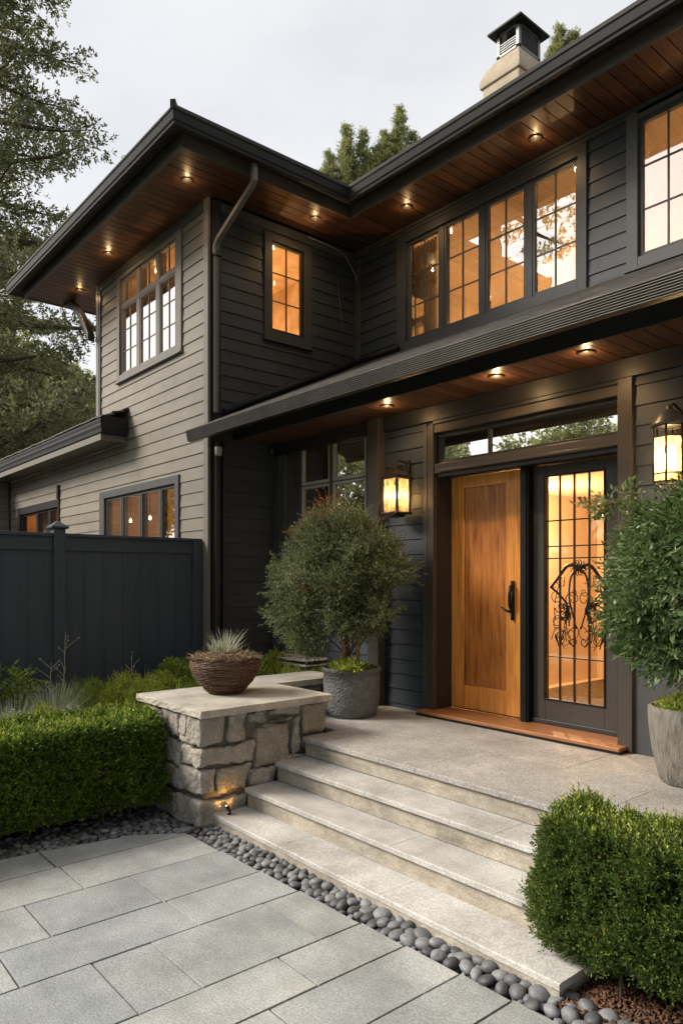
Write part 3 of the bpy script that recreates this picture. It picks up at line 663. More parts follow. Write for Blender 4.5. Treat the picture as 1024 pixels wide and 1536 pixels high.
# hip finial
fin = MB(); fin.sweep([[(-6.565 + t + s * .02, 3.45 - t + s * .02, z) for s, z in ((-1, za), (1, za), (1, zb), (-1, zb))] for t, za, zb in [(-.35, 6.46, 6.55), (-.1, 6.42, 6.50), (.06, 6.39, 6.455), (.15, 6.38, 6.455), (.195, 6.38, 6.46), (.215, 6.385, 6.475)]])
fin.build('hip_finial', 'gutter', ro, bevel=.006)
# curved knee brace at the left corner
br = MB(); rings = []
for k in range(11):
    t = k / 10; xx = XL - .03 - 1.05 * t; zc = 5.42 + (.80) * (1 - (1 - t) ** 1.7)
    wd = .055; rings.append([(xx, 4.06 + s * .05, zc + q * wd) for s, q in ((-1, -1), (1, -1), (1, 1), (-1, 1))])
br.sweep(rings).build('brace', 'dark_trim', ro, bevel=.005)
# downspout at the wing corner
ds = MB(); ds.tube([(-6.46, 4.24, 6.265), (-6.46, 4.24, 6.09), (-6.50, 4.24, 6.05), (-7.17, 4.215, 5.70), (-7.215, 4.21, 5.64), (-7.215, 4.21, 5.55)], .042, 4, rot=math.pi / 4)
ds.build('downspout', 'fascia', house, bevel=.008)
MB().box(-7.25, -7.20, 4.195, 4.245, 3.74, 5.56).build('downspout', 'fascia', house, bevel=.008)
MB().box(-7.25, -7.17, 4.19, 4.27, 5.53, 5.59).build('downspout_bracket', 'dark_trim', house, bevel=.004)
MB().box(-7.252, -7.19, 4.20, 4.265, -.05, 3.42).box(-7.252, -7.185, 4.30, 4.33, -.05, 3.42).build('downspout', 'dark_trim', house, bevel=.01)

# ---- porch roof
pr = MB(); y = 3.925; k = 0; sl = .475
def zr(y): return 3.495 + sl * (y - 3.9)
while y < 6.39:
    y1 = min(y + .135, 6.395); x = XW + .003 + (k % 2) * .12
    xs = [XW + .003]
    while x < XR: xs.append(x) if x > XW + .05 else None; x += random.uniform(.18, .34)
    xs.append(XR)
    for a, b_ in zip(xs, xs[1:]):
        j = random.uniform(0, .004)
        P = [(a + .001, y - .01, zr(y) + .012 + j), (b_ - .001, y - .01, zr(y) + .012 + j), (b_ - .001, y1 + .02, zr(y1) + .004), (a + .001, y1 + .02, zr(y1) + .004)]
        pr.add(P + [(p[0], p[1], p[2] - .012) for p in P], [(0, 1, 2, 3), (7, 6, 5, 4), (0, 4, 5, 1), (1, 5, 6, 2), (2, 6, 7, 3), (3, 7, 4, 0)])
    y = y1; k += 1
pro = pr.build('porch_roof', 'shingle', house)
XE = XW - .004
eave([(XE, 0, 0, 1), (XR, 0, 0, 1)], [(3.93, 3.42), (4.50, 3.655), (6.39, 4.55), (6.39, 4.66), (3.93, 3.486)], 'roof_deck', 'dark_trim', pro)
eave([(XE, 0, 0, 1), (XR, 0, 0, 1)], [(4.48, 3.462), (4.48, 3.66), (4.51, 3.66), (4.51, 3.462)], 'fascia', 'dark_trim', pro)
# ribbed outer lip
rb = []
for k in range(8):
    z = 3.385 + k * .0148; o = 3.897 - .003 * k
    rb += [(o + .006, z), (o - .004, z + .003), (o - .004, z + .008), (o + .006, z + .0115)]
eave([(XE - .012, 0, 0, 1), (XR, 0, 0, 1)], [(3.94, 3.378)] + rb + [(3.90, 3.512), (3.97, 3.53), (3.97, 3.40)], 'ribbed_edge', 'eave_lip', pro)
MB().tube([(-7.215, 4.33, 3.775), (-7.215, 6.28, 4.70)], .042, 12).tube([(-7.215, 6.30, 4.71), (-6.40, 6.32, 4.72)], .038, 12).build('flashing_roll', 'gutter', pro, smooth=True)
MB().box(-6.40, XR, .024, .05, 4.63, 4.675, up).build('flashing', 'fascia', pro)
ps = MB(); x = XW + .004
while x < XR:
    x1 = min(x + .13, XR); ps.box(x + .0042, x1 - .0042, 4.511, YE + .02, 3.475 + random.uniform(0, .002), 3.49); x = x1
ps.build('porch_soffit', 'soffit', pro)

# ---- side roof on the left
sr = MB(); y = 3.78; k = 0
def zq(y): return 4.0 + .42 * (y - 3.74)
while y < 9:
    y1 = y + .15; x = -24 + (k % 2) * .15; lim = -9.44 if y < YF else XL - .002
    xs = [-24]
    while x < lim: xs.append(x) if x > -23.9 else None; x += random.uniform(.16, .34)
    xs.append(lim)
    for a, b_ in zip(xs, xs[1:]):
        j = random.uniform(0, .012)
        P = [(a + .002, y - .015, zq(y) + .02 + j), (b_ - .002, y - .015, zq(y) + .02 + j), (b_ - .002, min(y1, YF - .003) + .02 if y < YF - .15 else y1, zq(y1) + .006), (a + .002, min(y1, YF - .003) + .02 if y < YF - .15 else y1, zq(y1) + .006)]
        sr.add(P + [(p[0], p[1], p[2] - .02) for p in P], [(0, 1, 2, 3), (7, 6, 5, 4), (0, 4, 5, 1), (1, 5, 6, 2), (2, 6, 7, 3), (3, 7, 4, 0)])
    y = y1; k += 1
sro = sr.build('side_roof', 'shingle', house)
SP = [(-24, 3.78, 0, -1), (-9.46, 3.78, 1, -1), (-9.46, YF - .034, 1, 0)]
eave(SP, [(-.06, 3.80), (-.06, 3.95), (.0, 3.95), (.02, 3.99), (.035, 3.99), (.035, 3.965), (.028, 3.93), (.030, 3.90), (.018, 3.862), (.014, 3.815), (.0, 3.80)], 'gutter', 'gutter', sro)
eave([(-24, 3.78, 0, -1), (-9.50, 3.78, 1, -1), (-9.50, YF - .034, 1, 0)], [(-.03, 3.715), (-.03, 3.798), (.0, 3.798), (.0, 3.715)], 'fascia', 'fascia', sro)
MB().box(-24, -9.535, 3.815, YF - .03, 3.72, 3.735).build('soffit_board', 'fascia', sro)
MB().box(-9.463, -9.43, 3.80, YF - .034, 3.99, 4.03).build('roof_upstand', 'gutter', sro, bevel=.004)

# ---- chimney
ch = MB(); cx0, cx1, cy0, cy1 = -6.03, -5.455, 7.52, 8.0
ch.box(cx0, cx1, cy0, cy1, 6.6, 8.27)
cho = ch.build('chimney', 'chimney', house, bevel=.012)
cr_ = MB(); rings = []
for z, e, l in [(8.27, .012, .02), (8.275, .022, .035), (8.34, .024, .045), (8.39, .02, .02), (8.46, .01, -.06), (8.52, 0, -.20), (8.535, -.01, -.22)]:
    rings.append([(cx0 - l, cy0 - e, z), (cx1 + e, cy0 - e, z), (cx1 + e, cy1 + e, z), (cx0 - l, cy1 + e, z)])
cr_.sweep(rings).build('corbel', 'chimney', cho, smooth=False, bevel=.01)
k0, k1, m0, m1 = cx0 + .225, cx1 - .002, cy0 + .002, cy1 - .02
cg = MB()
for a in (k0, k1 - .05):
    for b_ in (m0, m1 - .05): cg.box(a, a + .05, b_, b_ + .05, 8.536, 8.85)
cg.box(k0, k1, m0, m1, 8.5355, 8.57); cg.box(k0, k1, m0, m1, 8.81, 8.855)
for j in range(7):
    z = 8.59 + j * .031; cg.box(k1 - .03, k1 - .006, m0 + .05, m1 - .05, z, z + .008)
    if j < 4: cg.box(k0 + .05, k1 - .05, m0 + .006, m0 + .03, z, z + .018)
cgo = cg.build('chimney_cap', 'metal', cho, bevel=.003)
MB().box(k0 + .09, k1 - .09, m0 + .09, m1 - .09, 8.57, 8.80).build('flue', 'black', cho)
ld = MB(); e = .085; ld.sweep([[(k0 - e, m0 - e, 8.845), (k1 + e, m0 - e, 8.845), (k1 + e, m1 + e, 8.845), (k0 - e, m1 + e, 8.845)], [(k0 - e, m0 - e, 8.872), (k1 + e, m0 - e, 8.872), (k1 + e, m1 + e, 8.872), (k0 - e, m1 + e, 8.872)],
      [((k0 + k1) / 2 - .02, (m0 + m1) / 2 - .02, 9.0), ((k0 + k1) / 2 + .02, (m0 + m1) / 2 - .02, 9.0), ((k0 + k1) / 2 + .02, (m0 + m1) / 2 + .02, 9.0), ((k0 + k1) / 2 - .02, (m0 + m1) / 2 + .02, 9.0)]])
ld.build('chimney_lid', 'gutter', cho, bevel=.004)

# ---- cables and conduit on the shaded wall
MB().tube([(-7.235, 5.55, 6.17), (-7.235, 5.95, 6.16), (-7.235, 6.16, 6.12), (-7.235, 6.36, 5.90), (-7.235, 6.385, 5.80), (-7.235, 6.385, 4.76)], .011, 8).build('conduit', 'conduit', house, smooth=True)
MB().tube([(-7.25, 6.06, 5.75), (-7.25, 6.12, 5.3), (-7.25, 6.2, 4.75)], .0035, 5).build('cable', 'conduit', house, smooth=True)

# ---- recessed soffit lights
def spot(name, loc, power, size=R(110), parent=None, colr=(1, .60, .28), blend=.8):
    l = bpy.data.lights.new(name, 'SPOT'); l.energy = power; l.spot_size = size; l.spot_blend = blend; l.color = colr; l.shadow_soft_size = .008
    o = bpy.data.objects.new(name, l); col.objects.link(o); off = wloc(parent); o.location = Vector(loc) - off; place(o, parent); return o
def point(name, loc, power, parent=None, colr=(1, .62, .28), r=.05):
    l = bpy.data.lights.new(name, 'POINT'); l.energy = power; l.color = colr; l.shadow_soft_size = r
    o = bpy.data.objects.new(name, l); col.objects.link(o); off = wloc(parent); o.location = Vector(loc) - off; place(o, parent); return o
for (x, y, z, pw) in [(-7.10, 3.79, ZS, 14), (-9.38, 3.84, ZS, 14), (-10.86, 4.0, ZS, 10), (-6.86, 5.38, ZS, 14), (-5.95, 6.03, ZS, 14), (-4.20, 6.06, ZS, 14), (-2.2, 6.05, ZS, 10),
                      (-4.92, 4.72, 3.475, 24), (-3.63, 4.70, 3.475, 36), (-2.83, 4.70, 3.475, 24), (-1.5, 4.70, 3.475, 12)]:
    b = MB(); b.lathe([(.048, -.004), (.062, -.006), (.066, 0.0), (.058, .012), (.046, .012)], (x, y, z - .004), 28)
    o = b.build('recessed_light', 'bronze', house, smooth=True)
    b = MB(); b.lathe([(.001, -.006), (.030, -.005), (.044, .0)], (x, y, z - .002), 24); b.build('lamp_lens', 'lamp_core', o, smooth=True)
    spot('lamp', (x, y, z - .03), pw * .30, parent=o, size=R(150))
    point('glow', (x, y, z - .055), pw * .045, parent=o, r=.01)

# ---- rooms behind the glass
def room(x0, x1, y0, y1, z0, z1, mat, name='room'):
    b = MB(); P = [(x0, y0, z0), (x1, y0, z0), (x1, y1, z0), (x0, y1, z0), (x0, y0, z1), (x1, y0, z1), (x1, y1, z1), (x0, y1, z1)]
    return b, P
def shell(x0, x1, y0, y1, z0, z1, mat, openf):
    t = .05; b = MB()
    b.box(x0, x1, y0, y1, z0 - t, z0); b.box(x0, x1, y0, y1, z1, z1 + t)
    if 'L' not in openf: b.box(x0 - t, x0, y0, y1, z0, z1)
    if 'R' not in openf: b.box(x1, x1 + t, y0, y1, z0, z1)
    if 'F' not in openf: b.box(x0, x1, y0 - t, y0, z0, z1)
    b.box(x0, x1, y1, y1 + t, z0, z1)
    return b.build('room_interior', mat, house)
shell(-7.15, 2.8, YU + .125, 10.2, 4.3, 6.11, 'cream', 'F')
point('room_lamp', (-5.6, 9.2, 4.5), 60, house, (1, .62, .30), .02); point('room_lamp', (-2.0, 9.2, 4.5), 60, house, (1, .62, .30), .02); point('room_lamp', (-6.9, 7.2, 4.5), 12, house, (1, .62, .30), .02)
shell(-10.40, XW - .125, YF + .125, 6.2, 4.2, 6.12, 'ochre', 'FR')
point('room_lamp', (-8.6, 5.4, 4.4), 42, house, (1, .66, .34), .02); point('room_lamp', (-7.7, 5.0, 4.35), 12, house, (1, .66, .34), .02)
shell(-11.6, XW - .125, YF + .125, 7.0, 1.2, 3.65, 'ochre', 'F'); point('room_lamp', (-9.4, 6.2, 1.5), 55, house, (1, .74, .44), .02)
shell(-14.9, -11.8, YF + .125, 6.0, 1.2, 3.65, 'ochre', 'F'); point('room_lamp', (-12.9, 5.0, 2.9), 20, house, (1, .5, .17), .02)
shell(-7.15, -5.2, YE + .125, 8.0, .7, 3.5, 'dark_room', 'F'); point('room_lamp', (-6.2, 7.2, 2.9), 3.5, house, (1, .55, .2), .1)
shell(-4.9, -2.6, YD + .07, 8.4, .58, 2.83, 'cream', 'F')
point('hall_lamp', (-4.55, 6.6, 2.3), 75, house, (1, .62, .30), .03)
rg = MB(); rg.box(-4.7, -2.9, 5.55, 8.2, .583, .600); tag(rg.build('added_rug', 'added_rug'), 'dark brown woven mat added to darken the hall floor behind the glass panel', 'added_rug')  # added on the hall floor to darken the foot of the glass panel
# curtains
def curtain(name, a0, a1, y, z0, z1, label, waves=7):
    b = MB(); n = 60; rings = []
    for k in range(n + 1):
        x = a0 + (a1 - a0) * k / n; d_ = .03 * math.sin(2 * math.pi * waves * k / n); rings.append([(x, y + d_, z0), (x, y + d_, z1), (x, y + d_ + .008, z1), (x, y + d_ + .008, z0)])
    return tag(b.sweep(rings).build(name, 'fabric', smooth=True), label, 'curtain', 'curtains inside the windows')
curtain('curtain', -6.42, -6.02, YU + .22, 4.45, 6.05, 'linen curtain at the left end of the upstairs four window band')
curtain('curtain', -14.1, -12.9, YF + .3, 1.9, 3.3, 'pleated curtain inside the low window beyond the fence', 14)
# pendant and shade seen through the upstairs glass
pt = thing('pendant_lamp', (-4.97, 7.2, 6.11), 'dark cone shade hanging inside the third upstairs window', 'lamp')
MB().tube([(-4.97, 7.2, 6.11), (-4.97, 7.2, 5.93)], .012, 8).build('stem', 'black', pt)
MB().lathe([(.02, 0), (.05, -.01), (.24, -.16), (.30, -.22), (.295, -.225), (.04, -.03)], (-4.97, 7.2, 5.94), 32).build('lamp_shade', 'shade', pt, smooth=True)
for i, (x, lb) in enumerate([(-10.17, 'glowing bulb pendant behind the second pane of the window above the fence'), (-9.52, 'glowing bulb pendant behind the third pane of the window above the fence')]):
    t = thing('bulb_pendant', (x, 4.5, 2.72 + 0.02 * i), lb, 'lamp', 'bulbs inside the window above the fence')
    MB().tube([(x, 4.5, 3.64), (x, 4.5, 2.76)], .005, 6).build('cord', 'black', t)
    MB().lathe([(.002, -.028), (.015, -.022), (.021, -.006), (.015, .012), (.008, .03)], (x, 4.5, 2.70), 20).build('bulb', 'pendant_bulb', t, smooth=True)
    point('glow', (x, 4.5, 2.70), 6, t, (1, .58, .25), .03)

# ------------------------------------------------------------------ fence
fn = thing('fence', (-7.4, 2, 0), 'slate painted board fence with a capped post standing before the taupe wall', 'fence')
ff = FX(-7.43)
def fence_panel(y0, y1, n):
    b = MB(); wd = (y1 - y0) / n
    for i in range(n):
        a = y0 + i * wd; b.box(a + .003, a + wd - .003, -.012, .010 + random.uniform(-.001, .001), .05, 2.13, ff)
        b.box(a - .004, a + .004, .0, .0145, .05, 2.13, ff)
    b.build('boards', 'fence', fn, bevel=.002)
    MB().box(y0, y1, -.018, .028, 2.125, 2.265, ff).build('rail', 'fence', fn, bevel=.004)
    MB().box(y0, y1, -.035, .05, 2.266, 2.30, ff).build('cap_rail', 'fence', fn, bevel=.004)
    MB().box(y0, y1, -.018, .028, .30, .42, ff).build('rail', 'fence', fn, bevel=.004)
fence_panel(2.575, 4.018, 7); fence_panel(.55, 2.455, 8); fence_panel(-1.55, .45, 8); fence_panel(-3.7, -1.67, 8)
MB().box(4.02, 4.13, -.03, .06, 0, 2.30, ff).build('post', 'fence', fn, bevel=.005)
for yc in (2.515, .50, -1.61):
    MB().box(yc - .058, yc + .058, -.07, .055, 0, 2.34, ff).build('post', 'fence', fn, bevel=.005)
    c = MB(); z = 2.341
    c.sweep([[ff(yc + s * e, -.008 + q * e, z + dz) for s, q in ((-1, -1), (1, -1), (1, 1), (-1, 1))] for e, dz in [(.072, 0), (.085, .012), (.085, .03), (.06, .045), (.008, .085)]])
    c.build('post_cap', 'fence', fn, bevel=.003)

# ------------------------------------------------------------------ stone pier
pier = thing('stone_pier', (-5.1, 3.2, 0), 'rough fieldstone pier with a pale granite cap beside the steps', 'pier')
MB().box(-5.58, -4.735, 2.655, 3.79, -.1, .822).box(-5.93, -5.47, 3.78, 4.60, -.1, .822).build('core', 'mortar', pier)
def noise3(P, sc, seed):
    r = np.random.default_rng(seed); out = np.zeros(len(P))
    for k in range(5):
        f = sc * (1.7 ** k); d = r.normal(size=(3, 3)); ph = r.uniform(0, 6.28, 3)
        for q in range(3): out += np.sin(P @ (d[q] * f) + ph[q]) / (1.6 ** k) / 3
    return out
SV, SF = [], []
g = .0015
def rock(x0, x1, y0, y1, z0, z1, seed, amp=.015, seg=.015):
    """a split stone: rounded, irregular block"""
    r = np.random.default_rng(seed); c = np.array([(x0 + x1) / 2, (y0 + y1) / 2, (z0 + z1) / 2]); h = np.array([(x1 - x0) / 2, (y1 - y0) / 2, (z1 - z0) / 2])
    n = [max(4, int(2 * q / seg)) for q in h]; V = []; F = []; idx = {}
    def vid(i, j, k):
        if (i, j, k) not in idx: idx[(i, j, k)] = len(V); V.append((i / n[0] * 2 - 1, j / n[1] * 2 - 1, k / n[2] * 2 - 1))
        return idx[(i, j, k)]
    for i in range(n[0]):
        for j in range(n[1]):
            F.append((vid(i, j, 0), vid(i, j + 1, 0), vid(i + 1, j + 1, 0), vid(i + 1, j, 0))); F.append((vid(i, j, n[2]), vid(i + 1, j, n[2]), vid(i + 1, j + 1, n[2]), vid(i, j + 1, n[2])))
    for i in range(n[0]):
        for k in range(n[2]):
            F.append((vid(i, 0, k), vid(i + 1, 0, k), vid(i + 1, 0, k + 1), vid(i, 0, k + 1))); F.append((vid(i, n[1], k), vid(i, n[1], k + 1), vid(i + 1, n[1], k + 1), vid(i + 1, n[1], k)))
    for j in range(n[1]):
        for k in range(n[2]):
            F.append((vid(0, j, k), vid(0, j, k + 1), vid(0, j + 1, k + 1), vid(0, j + 1, k))); F.append((vid(n[0], j, k), vid(n[0], j + 1, k), vid(n[0], j + 1, k + 1), vid(n[0], j, k + 1)))
    U = np.array(V); P = U * h; rad = .013
    q = np.clip(P, -(h - rad), h - rad); dd = P - q; ln = np.linalg.norm(dd, axis=1); m = ln > 1e-6
    P[m] = q[m] + dd[m] / ln[m, None] * np.minimum(ln[m], rad)[:, None]
    # skew the outline, tilt the faces, add split facets
    sk = r.uniform(-.12, .12, 4); P[:, 1] += U[:, 2] * sk[0] * h[1] * .35; P[:, 2] += U[:, 1] * sk[1] * h[2] * .5
    W = P + c; dirn = U / np.maximum(np.abs(U).max(1), 1e-6)[:, None]
    nn = noise3(W, 8, seed) * amp + noise3(W, 30, seed + 1) * amp * .4 + noise3(W, 80, seed + 2) * amp * .16
    pl = np.full(len(P), 1e9)
    for k in range(3):
        g = r.normal(size=3); g[0] = abs(g[0]) * 1.6; g /= np.linalg.norm(g); pl = np.minimum(pl, (g @ (h * .92)) - P @ g)
    cut = np.minimum(pl, 0)
    W = W + dirn * (nn + np.clip(cut, -.022, 0) * .6)[:, None]
    o = len(SV); SV.extend(W.tolist()); SF.extend([tuple(a + o for a in f) for f in F])
XS = -4.68; g = .0035
# (y0,y1,z0,z1) on the step side
for i, (y0, y1, z0, z1) in enumerate([(2.83, 3.005, .60, .825), (3.012, 3.215, .70, .825), (3.222, 3.528, .735, .825), (3.536, 3.80, .55, .825),
                                      (3.09, 3.43, .365, .69), (3.44, 3.53, .42, .725), (2.75, 3.03, .205, .415), (3.04, 3.29, .20, .36), (3.30, 3.80, .2, .41), (3.535, 3.80, .41, .545), (3.222, 3.43, .695, .73)]):
    rock(XS - .22, XS + random.uniform(-.006, .008), y0 + g, y1 - g, z0 + g, z1 - g, 10 + i)
for i, (x0, y1, z0, z1) in enumerate([(-4.87, 2.822, .60, .825), (-4.99, 3.085, .425, .592), (-5.0, 2.742, .235, .418), (-5.06, 3.03, -.03, .197)]):
    rock(x0 + g, XS + random.uniform(-.004, .008), 2.60, y1 - g, z0 + g, z1 - g, 40 + i, amp=.014)
for i, (x0, x1, z0, z1) in enumerate([(-5.02, -4.88, .66, .825), (-5.3, -5.03, .62, .825), (-5.6, -5.31, .6, .825), (-5.02, -4.88, .60, .655), (-5.3, -5.0, .40, .61), (-5.6, -5.31, .4, .59), (-5.3, -5.01, .2, .39), (-5.6, -5.31, .2, .39), (-5.35, -5.07, -.03, .19), (-5.6, -5.36, -.03, .19)]):
    rock(x0 + g, x1 - g, 2.60, 2.80, z0 + g, z1 - g, 60 + i)
for i, (y0, y1, z0, z1) in enumerate([(3.82, 4.1, .5, .822), (4.11, 4.35, .6, .822), (4.36, 4.6, .5, .822), (4.11, 4.35, .4, .59)]):
    rock(-5.62, -5.455, y0 + g, y1 - g, z0 + g, z1 - g, 80 + i)
stn = quads('masonry', SV, SF, 'stone', pier, smooth=True)
def capslab():
    # L shaped cap with slightly rough edges, rebuilt as a swept outline
    out = [(-5.71, 2.575), (-4.62, 2.575), (-4.62, 3.805), (-5.43, 3.805), (-5.43, 4.62), (-5.95, 4.62), (-5.95, 3.55), (-5.71, 3.45)]
    pts = []
    for (a, b_), (c, d_) in zip(out, out[1:] + out[:1]):
        L_ = math.hypot(c - a, d_ - b_); n = max(1, int(L_ / .045))
        for k in range(n): t = k / n; pts.append((a + (c - a) * t, b_ + (d_ - b_) * t, 0 if k == 0 else 1))
    rr = random.Random(5); jit = [(rr.uniform(-.0045, .0045) * k, rr.uniform(-.0045, .0045) * k) for _, _, k in pts]; jit2 = [(rr.uniform(-.004, .004), rr.uniform(-.004, .004)) for _ in pts]
    cx, cy = -5.2, 3.3
    def ring(z, sc, jj): return [(cx + (x - cx) * sc + j[0], cy + (y - cy) * sc + j[1], z) for (x, y, _), j in zip(pts, jj)]
    b = MB(); b.sweep([ring(.8225, .995, jit2), ring(.828, 1.0, jit), ring(.85, 1.002, jit2), ring(.872, 1.0, jit), ring(.878, .997, jit)])
    return b.build('cap', 'cap', pier)
capslab()

# small accent light at the foot of the pier
ul = thing('accent_light', (-4.63, 2.80, .094), 'tiny black spotlight glowing at the foot of the stone pier', 'light')
MB().lathe([(.001, 0), (.016, 0), (.016, .006), (.006, .01), (.006, .03)], (-4.60, 2.80, .095), 16).build('stake', 'black', ul, smooth=True)
MB().tube([(-4.585, 2.80, .120), (-4.600, 2.80, .126), (-4.635, 2.802, .142)], [.010, .013, .014], 12).build('lamp_head', 'black', ul, smooth=True)
MB().lathe([(.001, .002), (.011, .0)], (-4.636, 2.802, .150), 12).build('lens', 'lamp_lens', ul)
l = spot('lamp', (-4.60, 2.80, .135), 3.4, size=R(110), parent=ul, colr=(1, .50, .10)); l.rotation_euler = Vector((.80, -.05, -.42)).to_track_quat('Z', 'Y').to_euler()
l.data.shadow_soft_size = .01

# ------------------------------------------------------------------ foliage generators
def unit(v): return v / np.maximum(np.linalg.norm(v, axis=1, keepdims=True), 1e-9)
def leafquads(P, D, L, W, S=None, fold=.25):
    n = len(P)
    if S is None: S = unit(np.cross(D, rng.normal(size=(n, 3))))
    Nn = np.cross(D, S); L = np.broadcast_to(L, (n,))[:, None]; W = np.broadcast_to(W, (n,))[:, None]
    mid = P + D * L * .5
    V = np.empty((n, 4, 3)); V[:, 0] = P; V[:, 1] = mid + S * W * .5 + Nn * W * fold; V[:, 2] = P + D * L; V[:, 3] = mid - S * W * .5 + Nn * W * fold
    return V.reshape(-1, 3), np.arange(n * 4).reshape(n, 4)
def sprigs(O, D, k, length, L, W, open_=.8, jl=.3):
    """k leaves climbing along a short twig from each origin"""
    n = len(O); a = unit(np.cross(D, rng.normal(size=(n, 3)))); b = np.cross(D, a); Ps, Ds = [], []
    ln = length * rng.uniform(.6, 1.3, n)
    for i in range(k):
        t = (i + .5) / k; ang = i * 2.4 + rng.uniform(0, .5, n); side = a * np.cos(ang)[:, None] + b * np.sin(ang)[:, None]
        Ps.append(O + D * (ln * t)[:, None]); Ds.append(unit(D * (.55 + .5 * t) + side * open_ * (1.1 - .6 * t) + rng.normal(size=(n, 3)) * .12))
    P = np.concatenate(Ps); Dd = np.concatenate(Ds); m = len(P)
    return leafquads(P, Dd, L * rng.uniform(1 - jl, 1 + jl, m), W * rng.uniform(1 - jl, 1 + jl, m))
def join(parts):
    Vs, Fs, o = [], [], 0
    for V, F in parts: Vs.append(V); Fs.append(F + o); o += len(V)
    return np.concatenate(Vs), np.concatenate(Fs)
def wobble(P, sc, seed): return noise3(P, sc, seed)

def hedge(x0, x1, y0, y1, z0, z1, dens, leaf, mat, label, twig=.045, rnd=.07, seed=3, up=.5, bump=.05, loc=None):
    t = thing('hedge', ((x0 + x1) / 2, (y0 + y1) / 2, 0), label, 'hedge', 'clipped box hedges')
    c = np.array([(x0 + x1) / 2, (y0 + y1) / 2, (z0 + z1) / 2]); h = np.array([(x1 - x0) / 2, (y1 - y0) / 2, (z1 - z0) / 2])
    def surf(n, inset):
        A = [h[1] * h[2], h[1] * h[2], h[0] * h[2], h[0] * h[2], h[0] * h[1]]; A = np.array(A) / sum(A)
        face = rng.choice(5, n, p=A); U = rng.uniform(-1, 1, (n, 3)); nor = np.zeros((n, 3))
        for f, (ax, s) in enumerate([(0, -1), (0, 1), (1, -1), (1, 1), (2, 1)]):
            m = face == f; U[m, ax] = s; nor[m, ax] = s
        hh = h - inset; P = U * hh
        q = np.clip(P, -(hh - rnd), hh - rnd); q[:, 2] = np.clip(P[:, 2], -1e9, hh[2] - rnd); d = P - q; ln = np.linalg.norm(d, axis=1); k = ln > rnd
        P[k] = q[k] + d[k] / ln[k, None] * rnd; nn = unit(d + nor * .02)
        nb = wobble(P + c, 7, seed) * bump + wobble(P + c, 22, seed + 5) * bump * .45
        taper = np.clip((.12 - (P[:, 2] + h[2])) / .12, 0, 1) * .05
        return P + c + nn * (nb - taper)[:, None], nn
    area = 4 * (2 * h[1] * h[2] + 2 * h[0] * h[2] + h[0] * h[1])
    n = int(area * dens); P, nn = surf(n, .035)
    # clumps: gaps where the surface noise is low
    gap = wobble(P, 30, seed + 9); keep = gap > -.42; P, nn = P[keep], nn[keep]; gap = gap[keep]
    P = P - nn * rng.uniform(0, .05, len(P))[:, None]
    D = unit(nn * .75 + np.array([0, 0, up]) + rng.normal(size=P.shape) * .38)
    V, F = sprigs(P, D, 7, twig, leaf, leaf * .5)
    quads('foliage', V, F, mat, t)
    tp = rng.random(len(P)) < np.where(nn[:, 2] > .5, .16, .018); V, F = sprigs(P[tp] + nn[tp] * .008, unit(D[tp] + np.array([0, 0, .5])), 7, twig * 1.35, leaf * 1.05, leaf * .45); quads('new_growth', V, F, 'leaf_lime', t)
    br_ = rng.random(len(P)) < .006; V, F = sprigs(P[br_], D[br_], 6, twig, leaf, leaf * .45); quads('brown_leaves', V, F, 'leaf_rust', t)
    n2 = int(area * dens * .35); P2, nn2 = surf(n2, .085); D2 = unit(nn2 * .6 + rng.normal(size=P2.shape) * .6 + np.array([0, 0, .3]))
    V, F = sprigs(P2, D2, 6, twig * 1.1, leaf * 1.2, leaf * .7); quads('inner_foliage', V, F, mat, t)
    b = MB(); b.box(x0 + .11, x1 - .11, y0 + .11, y1 - .11, z0 + .04, z1 - .11); b.build('branch_mass', 'bark', t)
    st_ = MB()
    for k in range(int((x1 - x0) * (y1 - y0) * 14) + 3):
        x = random.uniform(x0 + .12, x1 - .12); y = random.uniform(y0 + .12, y1 - .12)
        st_.tube([(x, y, -.05), (x + random.uniform(-.03, .03), y + random.uniform(-.03, .03), z0 + .15)], .008, 5)
    st_.build('stems', 'bark', t)
    return t
hedge(-5.92, -5.10, -.9, 2.575, .06, .775, 4600, .020, 'leaf_box', 'long low clipped hedge in front of the fence, butting against the stone pier', seed=3, bump=.034)
hedge(-2.03, -.45, 2.83, 3.36, .09, .765, 9000, .0165, 'leaf_box_near', 'boxy clipped shrub hedge hiding the right ends of the steps', seed=11, twig=.055, rnd=.10, bump=.035, up=.7)

# mulch under the hedges
def chips(name, x0, x1, y0, y1, z, n):
    P = np.stack([rng.uniform(x0, x1, n), rng.uniform(y0, y1, n), z + rng.uniform(0, .018, n)], 1)
    D = unit(np.stack([rng.normal(size=n), rng.normal(size=n), rng.normal(size=n) * .35], 1)); S = unit(np.cross(D, rng.normal(size=(n, 3)) * np.array([.4, .4, 0]) + np.array([0, 0, 1])))
    Nn = np.cross(D, S); L = rng.uniform(.006, .018, n)[:, None]; W = rng.uniform(.003, .007, n)[:, None]; T = W * .4
    C = [P + s1 * D * L + s2 * S * W + s3 * Nn * T for s3 in (-1, 1) for s1, s2 in ((-1, -1), (1, -1), (1, 1), (-1, 1))]
    V = np.stack(C, 1).reshape(-1, 3); f = np.array([(0, 3, 2, 1), (4, 5, 6, 7), (0, 1, 5, 4), (1, 2, 6, 5), (2, 3, 7, 6), (3, 0, 4, 7)])
    F = (np.arange(n)[:, None, None] * 8 + f[None]).reshape(-1, 4)
    return tag(quads(name, V, F, 'mulch'), kind='stuff')
tag(MB().box(-1.75, .6, 2.68, 3.9, -.06, .004).build('mulch_ground', 'soil'), kind='structure')
chips('bark_mulch', -1.76, -.3, 2.70, 3.3, .006, 9000)
